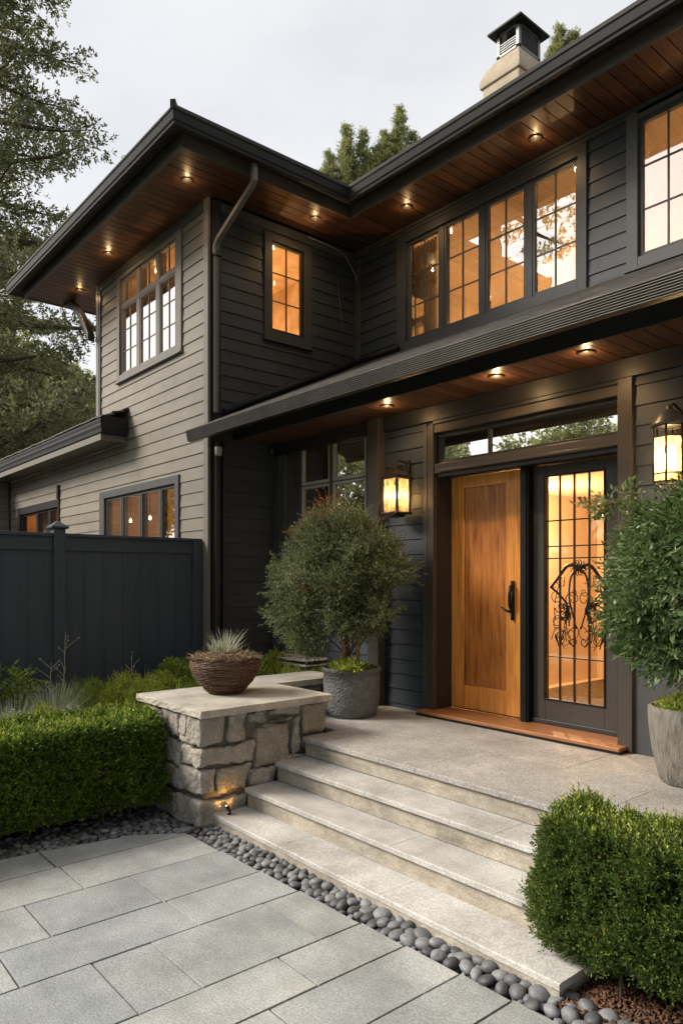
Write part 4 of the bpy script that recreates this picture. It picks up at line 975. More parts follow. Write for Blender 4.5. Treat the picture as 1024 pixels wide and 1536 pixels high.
chips('bark_mulch', -5.75, -5.16, .6, 2.60, -.03, 9000)

# ------------------------------------------------------------------ pebbles
def pebble_mesh(i, sub=3):
    bm = bmesh.new(); bmesh.ops.create_icosphere(bm, subdivisions=sub, radius=1)
    r = np.random.default_rng(100 + i); P = np.array([v.co[:] for v in bm.verts]); d = noise3(P, .8, 200 + i) * .13 + noise3(P, 2.2, 300 + i) * .03
    sc = np.array([1, r.uniform(.68, .92), r.uniform(.5, .72)])
    for v, k, p in zip(bm.verts, d, P): v.co = Vector(p * (1 + k) * sc)
    me = bpy.data.meshes.new('pebble'); bm.to_mesh(me); bm.free(); me.polygons.foreach_set('use_smooth', [True] * len(me.polygons)); me.materials.append(M['pebble']); return me
pm = [pebble_mesh(i) for i in range(8)]
def patio_edge_x(y):
    pts = [(-2.6, -5.08), (.2, -5.06), (1.33, -5.03), (1.57, -5.01), (2.19, -4.90), (2.52, -4.69)]
    for (a, b), (c, d) in zip(pts, pts[1:]):
        if y <= c: return b + (d - b) * max(0, (y - a)) / (c - a)
    return -4.69
def inband(x, y, r):
    e = r * .55
    if x > -4.70: return 2.505 + .035 * (x + 4.7) + e < y < (2.735 - e * .6 if x < -1.76 else 2.80) and x < -.9
    if y < 2.585: return -5.40 < x < patio_edge_x(y) - e
    return False
def scatter(n, r0, r1, tries, region, pack):
    out = []; grid = {}
    rr = random.Random(21)
    for k in range(tries):
        if len(out) >= n: break
        x = rr.uniform(*region[0]); y = rr.uniform(*region[1])
        f = 1 - k / tries; r = r0 + (r1 - r0) * (f ** 1.3) * rr.uniform(.75, 1)
        if x > -4.7: r *= .72 + .34 * min(1, max(0, (x + 4.2) / 2.0))
        if not inband(x, y, r): continue
        ci, cj = int(x / .1), int(y / .1); ok = True
        for i in (-1, 0, 1):
            for j in (-1, 0, 1):
                for (a, b, q) in grid.get((ci + i, cj + j), ()):
                    if (a - x) ** 2 + (b - y) ** 2 < (pack * (q + r)) ** 2: ok = False; break
        if ok: out.append((x, y, r)); grid.setdefault((ci, cj), []).append((x, y, r))
    return out
near = scatter(2000, .014, .044, 60000, ((-4.75, -.95), (2.48, 2.85)), .80)
left = scatter(2000, .013, .031, 40000, ((-5.42, -4.68), (.9, 2.60)), .80)
allp = sorted(near + left, key=lambda p: -p[2] / math.hypot(p[0], p[1]))
keep_, rest = allp[:300], allp[300:]
def pz(x, y, r): return -.045 + r * .62 + (.030 * min(1, max(0, (y - 2.52) / .15)) if x > -4.7 else .018)
rr = random.Random(9)
PL = 'rounded dark grey river stone in the pebble strip between patio, hedge and steps'
first = None
for i, (x, y, r) in enumerate(keep_):
    o = bpy.data.objects.new('river_stone', pm[i % 8]) if first is None else first.copy()
    if first is None: first = o
    o.data = pm[i % 8]; col.objects.link(o)
    o.location = (x, y, pz(x, y, r) + rr.uniform(0, .008)); s = r * 1.12; o.scale = (s, s, s)
    o.rotation_euler = (rr.uniform(-.35, .35), rr.uniform(-.35, .35), rr.uniform(0, 6.3))
    o['label'] = PL; o['category'] = 'stone'; o['group'] = 'river stones beside the patio'
# smaller stones filling the gaps: beyond counting
lm = pebble_mesh(3, 2); LV = np.array([v.co[:] for v in lm.vertices]); LF = np.array([p.vertices[:] for p in lm.polygons])
fill = [(x, y, r, 0.0) for x, y, r in rest]
for k in range(5200):
    if k < 2600: x, y = rr.uniform(-4.75, -.95), rr.uniform(2.50, 2.86)
    else: x, y = rr.uniform(-5.42, -4.66), rr.uniform(.5, 2.60)
    r = rr.uniform(.009, .019)
    if inband(x, y, r) or (x > -4.73 and 2.5 < y < 2.70 and x < -1): fill.append((x, y, r, -.012))
nf = len(fill); A = np.array(fill); th_ = rng.uniform(0, 6.28, nf); s = A[:, 2] * 1.1
ca, sa = np.cos(th_), np.sin(th_); X = LV[None, :, 0] * ca[:, None] - LV[None, :, 1] * sa[:, None]; Y_ = LV[None, :, 0] * sa[:, None] + LV[None, :, 1] * ca[:, None]
zz = np.array([pz(a[0], a[1], a[2]) + a[3] for a in fill])
V = np.stack([X * s[:, None] + A[:, 0, None], Y_ * s[:, None] + A[:, 1, None], LV[None, :, 2] * s[:, None] + zz[:, None]], 2).reshape(-1, 3)
F = (np.arange(nf)[:, None, None] * len(LV) + LF[None]).reshape(-1, 3)
tag(quads('small_pebbles', V, F, 'pebble', smooth=True), kind='stuff')

# ------------------------------------------------------------------ blades, broad leaves
def blades(cx, cy, z, n, h, spread, w, rad=.05, curl=.6, hj=.3, lean=(0, 0), segs=4):
    """arching strap leaves as folded strips"""
    a = rng.uniform(0, 2 * np.pi, n); r = rad * np.sqrt(rng.uniform(0, 1, n)); H = h * rng.uniform(1 - hj, 1 + hj * .5, n)
    b0 = np.stack([cx + r * np.cos(a), cy + r * np.sin(a), np.full(n, z)], 1)
    dr_ = np.stack([np.cos(a) + lean[0], np.sin(a) + lean[1], np.zeros(n)], 1); out = spread * rng.uniform(.25, 1, n)
    sd_ = np.stack([-np.sin(a), np.cos(a), np.zeros(n)], 1); sd_ = unit(sd_ + rng.normal(size=(n, 3)) * .3)
    pts = []
    for k in range(segs + 1):
        t = k / segs; zc = H * (t - curl * .5 * (out / max(spread, 1e-6)) * t ** 2.2); p = b0 + dr_ * (out * t ** 1.6)[:, None]; p[:, 2] += zc
        ww = w * (1 - t ** 2.5) * .5 + .0004; pts.append(p - sd_ * ww); pts.append(p + sd_ * ww)
    V = np.stack(pts, 1); m = 2 * (segs + 1)
    f = np.array([(2 * k, 2 * k + 1, 2 * k + 3, 2 * k + 2) for k in range(segs)]); F = (np.arange(n)[:, None, None] * m + f[None]).reshape(-1, 4)
    return V.reshape(-1, 3), F
def clump(name, label, cat, x, y, z, mat, n, h, spread, w, rad, group=None, **kw):
    parts = [blades(x, y, z, n, h, spread, w, rad, **kw)]
    t = thing(name, (x, y, z), label, cat, group); V, F = join(parts); quads('leaves', V, F, mat, t); return t
def mound(name, label, cat, x, y, z, rx, ry, rz, n, leaf, mat, asp=.5, k=6, twig=.05, group=None, upb=.6, seed=1):
    t = thing(name, (x, y, z), label, cat, group); U = unit(rng.normal(size=(n, 3))); U[:, 2] = np.abs(U[:, 2]); rad = rng.uniform(.55, 1, n) ** .5
    nb = 1 + wobble(U * 1.0, 2.2, seed) * .16
    P = np.array([x, y, z]) + U * np.array([rx, ry, rz]) * (rad * nb)[:, None]; D = unit(U * .8 + np.array([0, 0, upb]) + rng.normal(size=P.shape) * .4)
    V, F = sprigs(P, D, k, twig, leaf, leaf * asp); quads('foliage', V, F, mat, t)
    s_ = MB()
    for q in range(9):
        a = rng.uniform(0, 6.28); s_.tube([(x, y, z - .05), (x + rx * .4 * math.cos(a), y + ry * .4 * math.sin(a), z + rz * .6)], .005, 5)
    s_.build('stems', 'bark', t); return t
# left end: glossy broad leaved shrub
def broad(name, label, x, y, z, r, h, n, L, mat, group=None, seed=2):
    t = thing(name, (x, y, z), label, 'shrub', group); r_ = random.Random(seed); s_ = MB(); Ps, Ds = [], []
    for k in range(n):
        a = r_.uniform(0, 6.28); rr_ = r * r_.uniform(.2, 1); tip = Vector((x + rr_ * math.cos(a), y + rr_ * math.sin(a), z + h * r_.uniform(.55, 1.1))); base = Vector((x + .06 * math.cos(a), y + .06 * math.sin(a), z - .05))
        mid = base.lerp(tip, .5) + Vector((0, 0, .06)); s_.tube([base, mid, tip], [.006, .004, .002], 5)
        for q in range(13):
            tt = .25 + .75 * q / 12; p = base.lerp(mid, tt * 2) if tt < .5 else mid.lerp(tip, tt * 2 - 1); b2 = q * 2.4 + a
            Ps.append(p[:]); Ds.append((math.cos(b2), math.sin(b2), r_.uniform(.2, .9)))
    s_.build('stems', 'stem', t); P = np.array(Ps); D = unit(np.array(Ds)); m = len(P)
    V, F = leafquads(P, D, L * rng.uniform(.7, 1.3, m), L * .45 * rng.uniform(.8, 1.2, m), fold=.18); quads('leaves', V, F, mat, t); return t
broad('laurel_shrub', 'broad leaved bright green shrub at the left edge before the fence', -6.92, 2.02, .40, .24, .62, 26, .075, 'leaf_bright')
broad('laurel_shrub', 'second broad leaved green shrub half cut off by the left edge', -6.95, 1.72, .38, .26, .70, 26, .08, 'leaf_bright', seed=5)
mound('low_shrub', 'dark green low shrub below the laurel beside the hedge', 'shrub', -6.75, 1.95, .34, .26, .24, .34, 900, .03, 'leaf_box', seed=4)
# silvery grasses
for i, (x, y, n, h, lb) in enumerate([(-6.25, 1.75, 420, .52, 'silvery green feather grass left of the dead flower stalks'), (-6.45, 2.15, 380, .60, 'silvery grass clump around the tall dead stalks'), (-6.12, 1.35, 360, .46, 'silvery grass tuft behind the left end of the hedge')]):
    clump('silver_grass', lb, 'grass clump', x, y, .36, 'leaf_silver', n, h, .30, .0045, .10, group='silvery grasses behind the hedge', curl=.5)
clump('green_grass', 'thin dark green grass clump between the silver grass and the lime clump', 'grass clump', -6.75, 2.45, .40, 'leaf_bright', 420, .55, .28, .005, .14)
mound('lavender_mound', 'grey green lavender mound right behind the hedge', 'shrub', -6.12, 2.10, .34, .22, .24, .36, 1000, .022, 'leaf_silver', asp=.28, twig=.08, seed=6)
mound('variegated_shrub', 'small pale edged shrub just behind the middle of the hedge', 'shrub', -6.05, 1.72, .34, .17, .2, .40, 500, .03, 'leaf_silver', asp=.5, seed=8)
# dead stalks
def stalk(x, y, z, h, label, seed):
    t = MB(); r_ = random.Random(seed); t.tube([(x, y, z), (x + .01, y - .01, z + h * .5), (x - .005, y + .01, z + h)], [.004, .003, .0015], 5)
    for k in range(9):
        zz = z + h * r_.uniform(.45, .95); a = r_.uniform(0, 6.28); l = r_.uniform(.05, .13); t.tube([(x, y, zz), (x + l * math.cos(a), y + l * math.sin(a), zz + l * .8)], [.0022, .0012], 4)
        t.lathe([(.001, -.006), (.005, 0), (.001, .007)], (x + l * math.cos(a), y + l * math.sin(a), zz + l * .8), 6)
    return tag(t.build('dead_stalk', 'leaf_dead'), label, 'stalk', 'dry flower stalks against the fence')
stalk(-6.62, 2.30, .5, .86, 'tallest pale dead flower stalk against the dark fence', 1)
stalk(-6.72, 2.98, .5, .58, 'short pale dead flower stalk to the right of the tallest one', 2)
stalk(-6.55, 2.15, .5, .60, 'thin bent dead stalk just left of the tallest one', 4)
# lime clump, perennials
mound('lime_shrub', 'lime green feathery mound left of the stone cap', 'shrub', -6.38, 2.78, .42, .28, .34, .46, 1500, .034, 'leaf_lime', asp=.22, twig=.09, seed=12)
clump('lime_grass', 'lime green grassy clump in front of the feathery mound', 'grass clump', -6.05, 2.55, .38, 'leaf_lime', 520, .42, .22, .006, .12)
clump('strap_leaf_plant', 'bright strap leaved clump directly behind the left end of the cap', 'plant', -6.20, 3.15, .46, 'leaf_bright', 420, .48, .30, .010, .12, group='strap leaved perennials', curl=.9)
clump('strap_leaf_plant', 'bright strap leaved clump left of the wicker bowl', 'plant', -6.35, 3.6, .50, 'leaf_bright', 420, .52, .30, .010, .12, group='strap leaved perennials', curl=.9)
mound('leafy_perennial', 'leafy green mound against the fence left of the bowl', 'plant', -6.75, 3.55, .50, .34, .40, .50, 1300, .042, 'leaf_bright', asp=.42, seed=15)
mound('leafy_perennial', 'leafy green mound behind the wicker bowl', 'plant', -6.55, 4.15, .52, .32, .34, .46, 1100, .042, 'leaf_bright', asp=.42, seed=16)
clump('arching_plant', 'arching bright green clump right of the bowl behind the cap', 'plant', -6.22, 4.40, .56, 'leaf_lime', 420, .44, .30, .012, .12, group='arching clumps behind the cap', curl=1.0)
clump('arching_plant', 'second arching bright green clump nearest the grey pot', 'plant', -6.12, 4.72, .58, 'leaf_bright', 360, .40, .26, .012, .10, group='arching clumps behind the cap', curl=1.0)
mound('yellow_green_shrub', 'yellow green leafy clump between bowl and dark wall', 'plant', -6.70, 4.66, .56, .26, .28, .40, 700, .04, 'leaf_lime', asp=.45, seed=19)
mound('ground_foliage', 'bright feathery mound between hedge and silver grass', 'plant', -6.12, 1.95, .38, .22, .22, .34, 900, .032, 'leaf_lime', asp=.24, twig=.08, seed=41)
mound('leafy_perennial', 'leafy green mound at the foot of the fence near the post', 'plant', -6.95, 2.75, .42, .28, .34, .42, 900, .038, 'leaf_bright', asp=.4, seed=42)
clump('strap_leaf_plant', 'bright strap leaved clump at the foot of the fence right of the short stalk', 'plant', -6.85, 3.15, .46, 'leaf_lime', 420, .50, .32, .009, .14, group='strap leaved perennials', curl=.8)
mound('leafy_perennial', 'leafy mound between the strap leaved clumps behind the cap', 'plant', -6.5, 3.2, .46, .28, .28, .42, 900, .036, 'leaf_lime', asp=.4, seed=43)
clump('green_grass', 'fresh green grass clump at the left edge behind the hedge', 'grass clump', -6.2, 1.0, .36, 'leaf_bright', 480, .5, .3, .006, .14)
clump('arching_plant', 'arching clump between the bowl and the flagstones', 'plant', -6.55, 4.55, .58, 'leaf_bright', 420, .48, .32, .012, .12, group='arching clumps behind the cap', curl=.9)
# flat stones near the wall
fs = thing('stacked_flagstones', (-6.6, 4.85, 0), 'thin grey flagstones stacked against the house behind the planting', 'stones')
SV.clear(); SF.clear()
for k, (x0, x1, z) in enumerate([(-7.15, -6.1, .88), (-7.0, -6.15, .925), (-6.2, -5.7, .78), (-6.25, -5.65, .735)]): rock(x0, x1, 4.66, 5.03, z, z + .04, 300 + k, amp=.006, seg=.05)
rock(-7.2, -5.7, 4.75, 5.03, .3, .73, 330, amp=.01, seg=.06); rock(-7.2, -6.2, 4.72, 5.03, .735, .88, 331, amp=.01, seg=.06)
quads('slabs', SV, SF, 'stone', fs, smooth=True)

# ------------------------------------------------------------------ wicker bowl
bw_ = thing('wicker_bowl', (-5.28, 3.18, .878), 'round brown woven wicker bowl of dry twigs on the stone cap', 'bowl')
BX, BY, BZ = -5.27, 3.17, .879
wk = MB(); nr = 30
def bowl_r(t): return .135 + .160 * math.sin(min(1, t * 1.05) * math.pi / 2) ** .85 - (.02 * max(0, t - .82) / .18)
rr = random.Random(4)
for i in range(nr):
    t = i / (nr - 1); r = bowl_r(t); z = .008 + .285 * t; n = 56; ph = (i % 2) * math.pi
    pts = [(BX + (r + .0045 * math.cos(14 * a + ph) + rr.uniform(-.002, .002)) * math.cos(a), BY + (r + .0045 * math.cos(14 * a + ph)) * math.sin(a), BZ + z + rr.uniform(-.0015, .0015) + .004 * math.sin(2 * a + i)) for a in [2 * math.pi * k / n for k in range(n + 1)]]
    wk.tube(pts, .0058, 5)
for k in range(28):
    a = 2 * math.pi * k / 28; wk.tube([(BX + bowl_r(t) * math.cos(a), BY + bowl_r(t) * math.sin(a), BZ + .008 + .285 * t) for t in [j / 8 for j in range(9)]], .0045, 5)
for k in range(70):   # loose ends at the rim
    a = rr.uniform(0, 6.28); r = rr.uniform(.272, .300); da = rr.uniform(.2, .6); wk.tube([(BX + r * math.cos(a), BY + r * math.sin(a), BZ + .285), (BX + r * math.cos(a + da / 2), BY + r * math.sin(a + da / 2), BZ + .30 + rr.uniform(0, .02)), (BX + (r - .02) * math.cos(a + da), BY + (r - .02) * math.sin(a + da), BZ + .29)], .0035, 4)
wk.build('woven_wall', 'wicker', bw_, smooth=True)
MB().lathe([(.001, 0), (.13, 0), (.19, .06), (.245, .13), (.262, .22), (.23, .275), (.001, .29)], (BX, BY, BZ + .004), 40).build('lining', 'wicker', bw_, smooth=True)
n = 1500; a = rng.uniform(0, 6.28, n); r = .265 * np.sqrt(rng.uniform(0, 1, n)); P = np.stack([BX + r * np.cos(a), BY + r * np.sin(a), BZ + .285 + .035 * (1 - (r / .265) ** 2) + rng.uniform(0, .015, n)], 1)
D = unit(np.stack([rng.normal(size=n), rng.normal(size=n), rng.normal(size=n) * .28 + .1], 1)); V, F = leafquads(P, D, rng.uniform(.05, .12, n), .0045, fold=.1)
quads('dry_twigs', V, F, 'straw', bw_)
V, F = blades(BX - .05, BY + .03, BZ + .30, 120, .22, .15, .004, .09, curl=.3, hj=.5); V2, F2 = blades(BX - .12, BY - .03, BZ + .30, 90, .14, .07, .005, .04, curl=.4); quads('dry_grass', *join([(V, F), (V2, F2)]), 'leaf_silver', bw_)

# ------------------------------------------------------------------ potted shrubs
def crown(name, t, lumps, mat, n, L, asp, k, twig, seed, droop=0.0, open_=.8, core=True):
    parts = []
    tot = sum(l[3] * l[4] + l[3] * l[5] for l in lumps)
    for i, (x, y, z, rx, ry, rz) in enumerate(lumps):
        m = int(n * (rx * ry + rx * rz) / tot); U = unit(rng.normal(size=(m, 3))); rad = rng.uniform(.30, 1, m) ** .55; nb = 1 + wobble(U, 2.4, seed + i) * .46 + wobble(U, 7, seed + i + 50) * .22
        P = np.array([x, y, z]) + U * np.array([rx, ry, rz]) * (rad * nb)[:, None]; D = unit(U * .9 + rng.normal(size=P.shape) * .45 + np.array([0, 0, .35 - droop]))
        parts.append(sprigs(P, D, k, twig, L, L * asp, open_=open_))
    V, F = join(parts); V[:, 1] = np.minimum(V[:, 1], 5.02); return quads(name, V, F, mat, t)
# left pot with the round olive green shrub
pg = thing('grey_planter', (-5.13, 4.46, PZ), 'wide woven textured grey planter on the porch behind the stone pier', 'planter')
prof = [(.001, 0), (.205, 0), (.225, .012), (.245, .06), (.262, .16), (.268, .30), (.268, .415), (.278, .42), (.280, .45), (.270, .458), (.248, .455), (.240, .40), (.001, .395)]
MB().lathe(prof, (-5.13, 4.46, PZ + .002), 64).build('pot', 'pot_grey', pg, smooth=False, bevel=0).data.polygons.foreach_set('use_smooth', [True] * 64 * (len(prof) - 1) + [False] * 2)
MB().lathe([(.001, .03), (.24, .01), (.241, 0)], (-5.13, 4.46, PZ + .41), 32).build('potting_soil', 'soil', pg, smooth=True)
def shoots(t, lumps, mat, n, L, asp, ln, seed, droop=0.0):
    rr_ = random.Random(seed); O, D, W = [], [], MB()
    for k in range(n):
        x, y, z, rx, ry, rz = rr_.choice(lumps); u = Vector((rr_.gauss(0, 1), rr_.gauss(0, 1) - .5, rr_.gauss(0, 1) + .25)).normalized()
        a = Vector((x + u.x * rx * .8, y + u.y * ry * .8, z + u.z * rz * .8)); d = (u + Vector((0, 0, .35 - droop))).normalized(); l = ln * rr_.uniform(.6, 1.5); b_ = a + d * l + Vector((0, 0, -droop * l * .4))
        if b_.y > 5.0: continue
        W.tube([a - d * .1, a, b_], [.003, .0025, .001], 4)
        for q in range(9): O.append((a + (b_ - a) * (q / 9))[:]); D.append((d + Vector((rr_.gauss(0, .4), rr_.gauss(0, .4), rr_.gauss(0, .4)))).normalized()[:])
    W.build('shoots', 'stem', t); V, F = sprigs(np.array(O), np.array(D), 4, L * 1.6, L, L * asp); quads('shoot_leaves', V, F, mat, t)
sh1 = thing('potted_shrub', (-5.13, 4.46, 1.0), 'large round olive green shrub growing from the grey planter', 'shrub')
tk = MB()
for (x, y, s_) in [(-5.20, 4.42, 1), (-5.05, 4.47, -1), (-5.24, 4.50, 1)]:
    tk.tube([(x, y, .95), (x + .01 * s_, y, 1.15), (x - .03 * s_, y + .01, 1.4), (x - .12 * s_, y, 1.8)], [.024, .021, .019, .010], 8)
tk.build('trunk', 'stem', sh1, smooth=True)
tw = MB(); r_ = random.Random(8)
for k in range(60):
    a = r_.uniform(0, 6.28); z = r_.uniform(1.3, 2.4); L = r_.uniform(.3, .66); x = -5.15 + .05 * math.cos(a); y = 4.45
    tw.tube([(x, y, z - .2), (x + L * .5 * math.cos(a), y + L * .35 * math.sin(a), z), (x + L * math.cos(a), min(4.98, y + L * .7 * math.sin(a)), z + .12)], [.008, .005, .002], 5)
tw.build('branches', 'bark', sh1, smooth=True)
L1 = [(-5.15, 4.46, 1.85, .30, .28, .34), (-5.48, 4.30, 1.98, .22, .24, .19), (-5.66, 4.20, 1.74, .18, .22, .15), (-5.58, 4.16, 1.48, .19, .22, .15), (-5.40, 4.18, 1.27, .18, .2, .12), (-4.80, 4.50, 2.08, .18, .24, .15), (-4.64, 4.55, 1.90, .16, .2, .11), (-4.84, 4.46, 1.80, .16, .2, .13),
      (-5.08, 4.42, 2.28, .21, .24, .15), (-5.32, 4.36, 2.30, .18, .2, .14), (-5.02, 4.34, 1.50, .21, .24, .15), (-4.86, 4.40, 1.42, .15, .18, .08), (-4.98, 4.18, 1.76, .19, .18, .13), (-5.30, 4.08, 1.88, .19, .16, .14), (-5.34, 4.1, 1.58, .19, .16, .15), (-4.66, 4.42, 1.54, .11, .12, .05), (-5.20, 4.2, 2.10, .18, .16, .12), (-5.80, 4.2, 1.90, .09, .1, .07), (-4.96, 4.5, 2.2, .17, .18, .12), (-5.5, 4.3, 2.2, .12, .14, .09), (-4.9, 4.34, 1.98, .15, .16, .11)]
L1 = [(x - .05 + (x + 5.15) * .05, y, z + (z - 1.85) * .04, rx * .88, ry * .9, rz * .92) for x, y, z, rx, ry, rz in L1]
crown('foliage', sh1, L1, 'leaf_olive', 10500, .025, .48, 7, .12, 60)
shoots(sh1, L1, 'leaf_olive', 260, .023, .45, .13, 61)
crown('rust_foliage', sh1, [(-5.40, 4.38, 2.47, .16, .13, .16), (-5.64, 4.34, 2.30, .15, .12, .10), (-5.26, 4.34, 2.40, .11, .1, .10), (-5.50, 4.24, 2.24, .12, .1, .08), (-5.28, 4.02, 1.78, .05, .05, .05), (-5.5, 4.0, 1.5, .04, .04, .04)], 'leaf_rust', 460, .022, .45, 7, .07, 90)
mound('underplanting', 'small pale green groundcover filling the front of the grey planter', 'plant', -5.03, 4.36, .98, .17, .14, .075, 420, .028, 'leaf_lime', asp=.5, seed=23)
# right pot with the dark leafy shrub
pb = thing('bark_planter', (-2.05, 4.60, PZ), 'tall tapered planter with a crackled bark texture at the right edge', 'planter')
prof = [(.001, 0), (.155, 0), (.165, .01), (.185, .08), (.212, .20), (.232, .34), (.240, .44), (.238, .475), (.226, .485), (.214, .478), (.205, .40), (.001, .395)]
MB().lathe(prof, (-2.05, 4.60, PZ + .002), 64, wob=lambda t, z: .004 * math.sin(9 * t + 3 * z) + .002 * math.sin(23 * t)).build('pot', 'pot_bark', pb, smooth=True)
MB().lathe([(.001, .03), (.205, .01), (.206, 0)], (-2.05, 4.60, PZ + .42), 32).build('potting_soil', 'soil', pb, smooth=True)
mound('underplanting', 'mossy green groundcover in the tall crackled planter', 'plant', -2.05, 4.58, .99, .17, .17, .08, 420, .026, 'leaf_bright', asp=.45, seed=27)
sh2 = thing('leafy_shrub', (-2.0, 4.6, 1.0), 'dense dark leafy shrub with pointed leaves beside the glass panel', 'shrub')
tk = MB()
for (x, s_) in [(-2.03, 1), (-1.97, -1)]: tk.tube([(x, 4.62, .95), (x + .01 * s_, 4.62, 1.3), (x - .06 * s_, 4.6, 1.7), (x - .14 * s_, 4.55, 2.1)], [.022, .019, .014, .008], 8)
tk.build('trunk', 'bark', sh2, smooth=True)
tw = MB()
for k in range(70):
    a = r_.uniform(0, 6.28); z = r_.uniform(1.3, 2.2); L = r_.uniform(.3, .62)
    tw.tube([(-2.0, 4.6, z - .15), (-2.0 + L * .5 * math.cos(a), 4.6 + L * .35 * math.sin(a), z + .02), (-2.0 + L * math.cos(a), min(4.97, 4.6 + L * .8 * math.sin(a)), z - .03)], [.007, .004, .002], 5)
tw.tube([(-2.2, 4.55, 2.2), (-2.4, 4.5, 2.34), (-2.62, 4.45, 2.37), (-2.72, 4.43, 2.36)], [.004, .003, .002, .001], 5)
tw.build('branches', 'bark', sh2, smooth=True)
L2 = [(-1.90, 4.50, 1.85, .28, .28, .30), (-2.24, 4.44, 1.88, .17, .2, .12), (-2.30, 4.38, 1.66, .15, .18, .12), (-2.14, 4.42, 2.10, .16, .2, .11), (-1.88, 4.44, 2.27, .20, .22, .11), (-1.60, 4.4, 2.0, .28, .26, .32), (-1.7, 4.42, 2.3, .2, .2, .1),
      (-2.18, 4.30, 1.46, .16, .18, .10), (-1.96, 4.24, 1.40, .17, .18, .10), (-2.04, 4.14, 1.68, .18, .15, .13), (-1.7, 4.2, 1.56, .22, .2, .16), (-2.08, 4.16, 1.92, .16, .14, .11), (-2.50, 4.46, 2.36, .09, .04, .025), (-2.38, 4.42, 1.78, .08, .1, .05), (-1.84, 4.16, 2.12, .15, .13, .09), (-2.34, 4.46, 2.04, .08, .1, .06), (-1.82, 4.1, 1.8, .16, .14, .12)]
L2 = [(x + .05, y, z, rx, ry, rz) for x, y, z, rx, ry, rz in L2]
crown('foliage', sh2, L2, 'leaf_vine', 5600, .044, .38, 7, .14, 160, droop=.45, open_=.9)
shoots(sh2, L2, 'leaf_vine', 120, .045, .38, .16, 63, droop=.4)
crown('large_leaves', sh2, L2, 'leaf_vine', 650, .085, .46, 3, .10, 190, droop=.5)

# warm glow behind the right shrub: small wall light
wl = thing('wall_light', (-2.08, 5.03, 1.5), 'small warm glowing wall light peeping through the right shrub', 'light')
MB().box(-2.11, -2.05, 4.98, 5.065, 1.46, 1.54).build('housing', 'black', wl, bevel=.004)
MB().lathe([(.001, -.02), (.018, -.014), (.022, 0), (.018, .014), (.001, .02)], (-2.08, 4.955, 1.50), 16).build('bulb', 'lamp_core', wl, smooth=True)
point('glow', (-2.08, 4.92, 1.50), 5, wl, (1, .5, .14), .02)

# ------------------------------------------------------------------ lanterns
def lantern_square(cx, cy, label):
    t = thing('wall_lantern', (cx, YE - .03, 2.7), label, 'lantern', 'lanterns flanking the entrance'); w_ = .095; d_ = .085; z0, z1 = 2.475, 2.80
    fr = MB()
    for sx in (-1, 1):
        for sy in (-1, 1): fr.box(cx + sx * w_ - .011, cx + sx * w_ + .011, cy + sy * d_ - .011, cy + sy * d_ + .011, z0, z1)
    fr.box(cx - w_ - .018, cx + w_ + .018, cy - d_ - .018, cy + d_ + .018, z0 - .012, z0 + .006); fr.box(cx - w_ + .03, cx + w_ - .03, cy - d_ + .03, cy + d_ - .03, z0 - .04, z0 - .0125)
    fr.box(cx - w_ - .03, cx + w_ + .03, cy - d_ - .03, cy + d_ + .03, z1, z1 + .014)
    fr.build('frame', 'bronze', t, bevel=.003)
    rf = MB(); rf.sweep([[(cx + s * a, cy + q * a * .9, z) for s, q in ((-1, -1), (1, -1), (1, 1), (-1, 1))] for a, z in [(.118, z1 + .0145), (.112, z1 + .03), (.06, z1 + .085), (.05, z1 + .115), (.045, z1 + .12)]])
    rf.build('lantern_roof', 'bronze', t, bevel=.003)
    MB().tube([(cx, cy, z1 + .12), (cx, cy, z1 + .175), (cx, cy + .03, z1 + .19), (cx, YE - .035, z1 + .175)], .009, 8).box(cx - .035, cx + .035, YE - .036, YE - .022, 2.64, 3.0).box(cx - .008, cx + .008, cy, YE - .03, z1 + .02, z1 + .034).build('bracket', 'bronze', t)
    gl = MB(); zz0, zz1 = z0 + .006, z1
    for (a, b_, c, d2) in [(cx - w_ + .011, cy - d_, cx + w_ - .011, cy - d_), (cx - w_ + .011, cy + d_, cx + w_ - .011, cy + d_), (cx - w_, cy - d_ + .011, cx - w_, cy + d_ - .011), (cx + w_, cy - d_ + .011, cx + w_, cy + d_ - .011)]:
        gl.add([(a, b_, zz0), (c, d2, zz0), (c, d2, zz1), (a, b_, zz1)], [(0, 1, 2, 3)])
    gl.build('glass', 'seeded', t, recalc=False)
    MB().lathe([(.012, -.07), (.014, -.02), (.001, -.02)], (cx, cy, 2.60), 12).build('candle_sleeve', 'cream', t)
    MB().lathe([(.008, -.03), (.022, 0), (.024, .03), (.012, .065), (.001, .085)], (cx, cy, 2.62), 20).build('bulb', 'lantern_bulb', t, smooth=True)
    point('lamp', (cx, cy, 2.65), 7, t, (1, .60, .26), .03)
lantern_square(-4.98, 4.90, 'square bronze lantern glowing on the siding left of the oak door')
